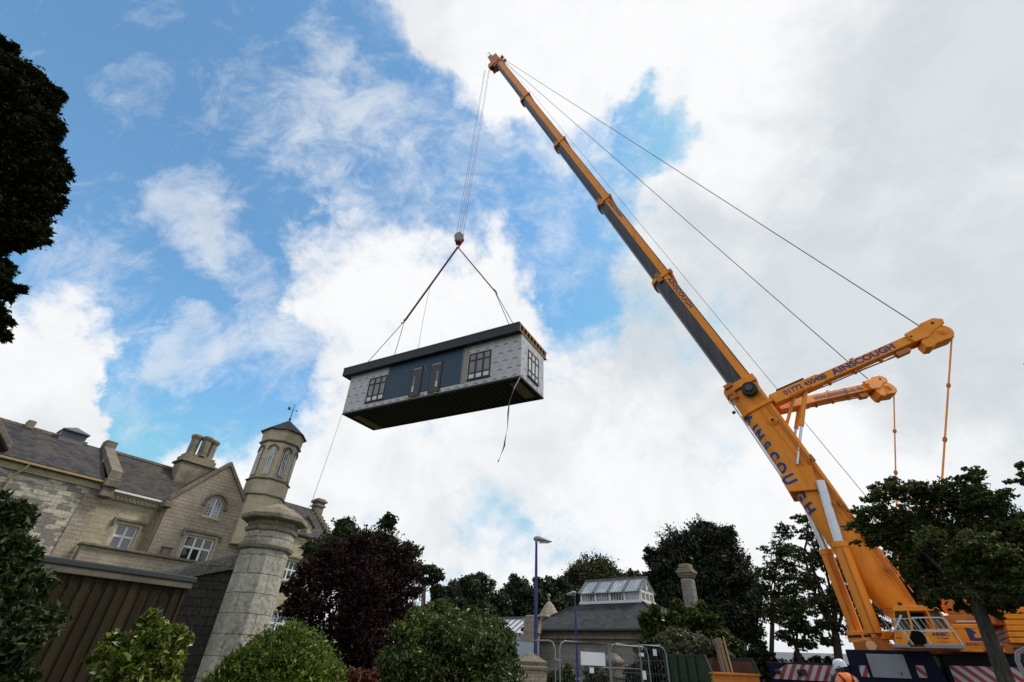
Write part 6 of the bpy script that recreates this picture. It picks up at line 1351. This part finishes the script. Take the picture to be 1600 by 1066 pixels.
bush('spotted_laurel', 'small yellow-green leafy shrub in front of the dark board fence', 'shrub', gb(225,1060,6.5),
     [B(232,985,20,6.5),B(262,1000,19,6.4),B(284,1003,12,6.4),B(228,1018,26,6.4),B(182,1010,17,6.5),B(158,1030,14,6.4),B(200,1052,30,6.3),B(252,1045,28,6.4),B(238,962,9,6.5),B(272,1025,16,6.4),B(215,1105,50,6.4),B(165,1055,18,6.3)],
     11000, .034, G_LIME, 3, elong=2.3, wid=.42, cl=22, sig=.2, core=.15, spread=1.05, sprigs=260, slen=.7, lk=.7)
bush('clipped_bush', 'bright green dome-shaped bush at the foot of the grey stone pier', 'bush', gb(430,1060,8),
     [B(430,1068,72,8),B(378,1075,52,7.8),B(482,1072,50,8.1),B(425,1110,96,8),B(345,1100,40,7.8),B(505,1100,36,8)],
     80000, .023, G_ROUND, 4, elong=2.6, wid=.35, cl=70, sig=.11, core=.35, csz=.85, shell=.8, spread=.97, sprigs=1800, slen=.16, lob=0)
# purple beech
tree('copper_beech', 'spreading dark purple-leaved tree between the manor and the big green shrub', 'tree', gb(545,1050,17), .2,
     [B(560,885,46,17.5),B(600,890,48,17),B(520,880,40,17),B(555,930,75,17),B(490,920,38,16.6),B(480,965,36,16.6),B(610,935,52,17),B(530,990,70,16.8),B(600,990,62,17),B(560,1050,80,16.8),B(628,870,20,17),B(640,900,16,17),B(590,854,20,17.4),B(556,848,16,17.4),B(615,856,11,17.2),B(470,1010,45,16.6),B(640,955,28,17.1),B(455,915,20,16.4),B(507,862,14,17)],
     68000, .048, G_PURP, BARKD, 5, elong=1.7, wid=.6, cl=26, sig=.17, core=.08, twigs=9, spread=1.1, shell=.4, sprigs=1500, slen=.6, lk=.66)
tree('evergreen_oak', 'mid green rounded tree showing above the purple-leaved tree', 'tree', gb(560,1000,27), .35,
     [B(520,860,38,27),B(555,862,36,27.5),B(590,862,44,27),B(555,885,60,27),B(628,885,30,27)], 26000, .085, G_TREE, BARKD, 6, cl=30, sig=.15, core=.3, csz=.8)
tree('pine_tree', 'slim pine with bare pale limbs beside the purple-leaved tree', 'tree', gb(665,1000,42), .22,
     [B(655,890,22,42,.55),B(675,893,16,42,.6),B(685,903,10,41.5,.6),B(662,908,14,42,.5),B(680,922,8,41.5),B(650,925,10,42)], 5200, .13, G_FAR, BARKP, 7, fork=at(662,925,D=42), twigs=7, cl=18, sig=.17, core=.05)
tree('pine_tree', 'low scrubby pine left of the three dark background trees', 'tree', gb(697,1000,42), .15,
     [B(694,928,14,42),B(705,938,12,42),B(685,940,14,42),B(700,955,22,42),B(676,958,20,42)], 6000, .12, G_FAR, BARKD, 8, twigs=5, core=.15)
for i, (lab, bl) in enumerate((('leafy dark tree, tallest of the row left of the near blue lamp', [(733,920,22),(752,925,22),(718,938,22),(740,950,34),(765,945,24),(770,965,26),(720,965,30)]),
        ('dark tree with gaps just left of the near blue lamp', [(812,922,18),(800,935,20),(825,935,20),(812,955,34),(790,955,24),(832,962,22)]),
        ('dark tree behind the stone turret roof, right of the near blue lamp', [(850,918,16),(868,922,18),(884,930,16),(860,940,28),(885,955,30),(845,960,26)]))):
    D_ = 50+i*2
    tree('broadleaf_tree', lab, 'tree', gb(bl[0][0]+5,1000,D_), .3, [B(a, b_, r, D_+((j*37)%5-2)*.5) for j, (a, b_, r) in enumerate(bl)], 24000, .12, G_FAR, BARKD, 20+i, group='dark trees in the background row', cl=26, sig=.17, core=.15, twigs=4, spread=1.02, sprigs=260, slen=.4)
tree('round_oak', 'broad dome-shaped brownish green tree behind the roof lantern', 'tree', gb(930,1000,58), .5,
     [B(930,912,42,58,.95),B(905,922,30,58),B(955,922,30,58),B(890,935,18,58),B(972,932,16,58),B(930,940,50,58)], 60000, .12, G_OAK, BARKD, 31, cl=60, sig=.12, core=.3, csz=.85, shell=.75, spread=.99, lob=0, sprigs=500, slen=.12)
tree('small_tree', 'small pale-edged tree between the dome-shaped tree and the huge dark tree', 'tree', gb(990,1000,60), .2, [B(990,905,12,60),B(985,915,12,60),B(995,925,14,60)], 3500, .15, G_FAR, BARKD, 32)
tree('holm_oak', 'huge very dark spreading tree behind the tall stone chimney', 'tree', gb(1100,1010,40), .6,
     [B(1095,850,38,40),B(1060,862,40,40),B(1130,858,36,40),B(1035,882,34,40),B(1090,895,60,40),B(1150,885,30,40),B(1150,910,38,39.5),B(1030,915,28,40),B(1055,930,50,40.5),B(1120,940,56,39.5),B(1165,950,28,39),B(1170,975,22,39),B(1095,965,52,40),B(1155,985,30,39),B(1130,832,14,40),B(1110,826,12,40),B(1020,870,16,40),B(1140,1005,34,39.5),B(1060,980,50,41)],
     110000, .10, G_HOLM, BARKD, 33, cl=30, sig=.17, core=.2, csz=.8, twigs=6, spread=1.06, shell=.45, sprigs=1400, slen=.45, lk=.72)
# slender open trees
def slender(label, base, blobs, n, seed, tr=.14, **k):
    tree('slender_tree', label, 'tree', base, tr, blobs, n, .075, G_TREE, BARKD, seed, group='slender open trees behind the crane', twigs=9, cl=18, sig=.16, core=.0, flat=.55, sprigs=160, slen=.6, lk=.6, spread=1.35, shell=.2, **k)
slender('left slender tree with layered open branches, next to the huge dark tree', gb(1207,1040,31), [B(1225,835,20,31,.6),B(1215,862,26,31,.6),B(1238,870,26,31,.6),B(1210,895,30,31,.6),B(1245,905,32,31,.6),B(1215,930,34,31,.6),B(1195,925,20,31,.6),B(1248,940,26,31,.6),B(1206,962,22,31,.6)], 9500, 41, .13)
slender('middle slender tree with low layered tiers of leaves', gb(1250,1050,29), [B(1225,945,22,29,.6),B(1250,955,24,29,.6),B(1232,972,26,29,.5),B(1262,985,24,29,.5),B(1225,995,20,29,.5),B(1252,1008,22,29,.5)], 5200, 42, .12)
slender('right slender tree with leaning forked trunk behind the lifting cylinders', gb(1318,1050,28), [B(1262,815,18,28,.7),B(1275,840,24,28,.7),B(1262,870,24,28,.6),B(1290,885,24,28,.6),B(1268,910,22,28,.6),B(1305,925,26,28,.6),B(1285,945,26,28,.6),B(1320,950,22,28,.6),B(1300,975,22,28,.6),B(1330,985,18,28,.6),B(1290,1000,20,28,.6),B(1310,880,20,28,.6)], 8500, 43, .2)
slender('thin slender tree seen between the crane boom and its cylinders', gb(1350,1040,33), [B(1318,900,16,33,.7),B(1345,930,20,33,.7),B(1365,955,20,33,.7),B(1345,965,22,33,.7),B(1320,935,14,33,.7),B(1375,975,16,33,.7),B(1385,925,26,36,.8),B(1372,905,16,36,.8)], 7500, 44, .14)
tree('broadleaf_tree', 'dark tree behind the boom foot and the sycamore crown', 'tree', gb(1470,1050,36), .35,
     [B(1420,870,40,36),B(1450,905,50,36),B(1400,900,22,36),B(1500,900,60,36),B(1430,940,30,36),B(1560,910,60,36)], 26000, .12, G_HOLM, BARKD, 45, cl=26, sig=.17, core=.2)
# the big right tree in front of the crane
rb = gb(1578,1075,13.0); fk_ = at(1523,935,D=13.6)
crownb = [B(1512,930,20,12.3,.7),B(1560,938,16,12.3,.7),B(1605,925,24,12.2,.7),B(1540,912,24,12.4,.8),B(1456,930,12,12.5,.7),B(1450,850,30,12.6,.7),B(1500,890,32,12.6,.7),B(1555,870,32,12.5,.7),B(1595,885,30,12.4,.7),B(1525,850,44,12.6,.7),B(1420,885,18,12.7,.7),B(1478,925,22,12.7,.7),B(1440,915,14,12.8,.7),B(1575,925,26,12.4,.7),B(1405,770,32,13.6,.7),B(1375,780,24,13.4,.7),B(1352,800,22,13.3,.7),B(1350,825,24,13.4,.7),B(1390,815,38,13.6,.8),B(1440,790,44,14,.8),B(1480,775,36,14,.8),B(1520,770,36,13.8,.8),B(1518,742,16,13.8,.8),B(1545,785,34,13.6,.7),B(1568,775,16,13.5,.6),B(1470,830,60,14.2,.8),B(1420,850,44,13.8,.8),B(1370,845,22,13.4,.7),B(1540,830,56,14,.8),B(1590,830,46,13.8,.8),B(1500,880,58,14.2,.8),B(1440,885,30,13.8,.8),B(1425,905,16,13.6,.7),B(1560,890,50,13.8,.8),B(1605,880,40,13.6,.8),B(1630,840,50,13.6,.8),B(1480,915,34,13.9,.7),B(1455,935,22,13.7,.7),B(1510,945,26,13.9,.7),B(1560,930,34,13.8,.7),B(1600,940,30,13.6,.7),B(1545,955,20,13.8,.7),B(1530,925,30,13.9,.7),B(1585,920,28,13.7,.6),B(1660,900,50,13.6),B(1395,750,10,13.5,.6),B(1500,755,14,13.8,.6),B(1575,755,9,13.5,.5),B(1338,848,9,13.3,.6),B(1362,762,10,13.4,.5)]
tree('sycamore_tree', 'full green tree with a leaning mottled trunk in front of the crane cab at right', 'tree', rb, .14, crownb, 84000, .034, G_MAPLE, BARK, 50, fork=fk_, elong=1.5, wid=.8, cl=20, sig=.17, core=.04, flat=.5, twigs=7, spread=1.12, shell=.3, sprigs=2200, slen=.6, lk=.6)
# a branch tip entering at the right edge
BT_ = at(1700,690,D=12)
t = thing('roadside_tree', 'tree showing only a leafy branch tip at the right edge, above the full green tree', 'tree', (BT_[0], BT_[1], 0))
rg_ = np.random.default_rng(5); mb = MB()
for q_ in ((1590,733),(1592,752),(1600,745)): limb(mb, BT_, at(q_[0], q_[1], D=12), .03, .006, rg_)
mb.tube([(BT_[0],BT_[1],-.05),(BT_[0]+.05,BT_[1],BT_[2]*.5),BT_,(BT_[0],BT_[1]+.1,BT_[2]+1.6)], [.16,.12,.08,.03], 10)
mb.build('trunk', BARKD, t, world=True, smooth=True)
q, _ = foliage([B(1600,728,10,12,.6),B(1597,752,9,12,.5),B(1612,740,14,12,.6),B(1645,722,18,12,.6),B(1725,700,40,12),B(1800,650,65,12),B(1770,750,45,12)], 7000, .05, 51, elong=1.5, wid=.8, core=.05); quads_obj('crown', q, G_MAPLE, t)
# shrubs
bush('viburnum_bush', 'big dense green shrub left of the near blue lamp', 'bush', gb(705,1066,11.5),
     [B(660,985,40,11.5),B(700,985,42,11.6),B(742,990,40,11.5),B(765,1015,38,11.3),B(700,1030,70,11.4),B(645,1025,44,11.3),B(770,1050,38,11.2),B(640,1062,44,11.2),B(720,1075,80,11.3),B(620,1050,24,11.2),B(785,1008,16,11.3),B(690,952,10,11.6),B(645,962,12,11.5),B(740,955,9,11.5),B(795,1045,14,11.2)],
     110000, .029, G_BIG, 60, elong=2.3, wid=.42, cl=44, sig=.14, core=.3, csz=.82, shell=.65, spread=1.03, sprigs=1500, slen=.42, lk=.72)
bush('ivy_mass', 'dark green ivy mound hiding the pavilion corner and lodge wall', 'ivy', gb(1040,1040,23), [B(1030,975,22,23),B(1018,990,22,23),B(1060,968,22,23),B(1088,965,20,23),B(1045,990,24,23.3),B(1010,1010,18,23.4),B(1108,980,20,23),B(1075,975,18,23.3),B(1125,1000,20,23),B(1150,1010,12,24)], 22000, .07, G_IVY, 61, cl=26, sig=.15, core=.3, csz=.8)
bush('cotoneaster_bush', 'pale grey-green straggly bush above the green skip', 'bush', gb(1050,1060,20.8), [B(1050,1010,24,20.8),B(1035,1018,20,20.8),B(1072,1014,22,20.8),B(1090,1020,16,20.8),B(1030,1040,30,20.8),B(1110,1012,16,21),B(1125,1020,16,21)], 12000, .06, G_OLIVE, 62, cl=26, sig=.19, core=.15, spread=1.15)
bush('dark_climber', 'dark leafy growth between the fence panels and the green skip', 'bush', gb(1020,1060,20), [B(1020,1030,24,20),B(1010,1050,26,20),B(1024,1062,26,20),B(1000,1062,18,20)], 9000, .06, G_HOLM, 63, cl=22, sig=.18, core=.25)
bush('round_box_bush', 'small clipped bush seen through the fence panel beside the second lamp', 'bush', gb(885,1066,20), [B(882,1056,14,20),B(870,1064,12,20),B(892,1062,10,20)], 4200, .05, G_BIG, 64, core=.35)
bush('lavender_bush', 'wispy low shrub in front of the pavilion wall', 'bush', gb(935,1066,23), [B(932,1052,13,23),B(945,1058,12,23),B(925,1062,14,23)], 2200, .06, G_OLIVE, 65, core=.1)
bush('low_hedge_bush', 'low dark bush at the foot of the squat stone post', 'bush', gb(860,1066,19), [B(862,1062,12,19),B(848,1066,10,19)], 1800, .06, G_BIG, 66)
bush('dark_hedge', 'dark hedge between the skip and the striped crane carrier', 'hedge', gb(1190,1060,30), [B(1180,1030,22,30),B(1200,1045,22,30),B(1225,1052,22,30),B(1160,1050,24,30),B(1190,1060,26,30),B(1250,1040,14,33),B(1280,1045,14,33),B(1305,1040,14,33)], 12000, .10, G_HOLM, 67, cl=24, sig=.17, core=.3)
bush('bronze_shrub', 'low bronze-leaved shrub between the dome bush and the big green shrub', 'shrub', gb(560,1066,10), [B(560,1062,14,10),B(545,1058,10,10),B(575,1058,12,10),B(560,1080,20,10)], 1300, .045, G_RED, 68, core=.1)
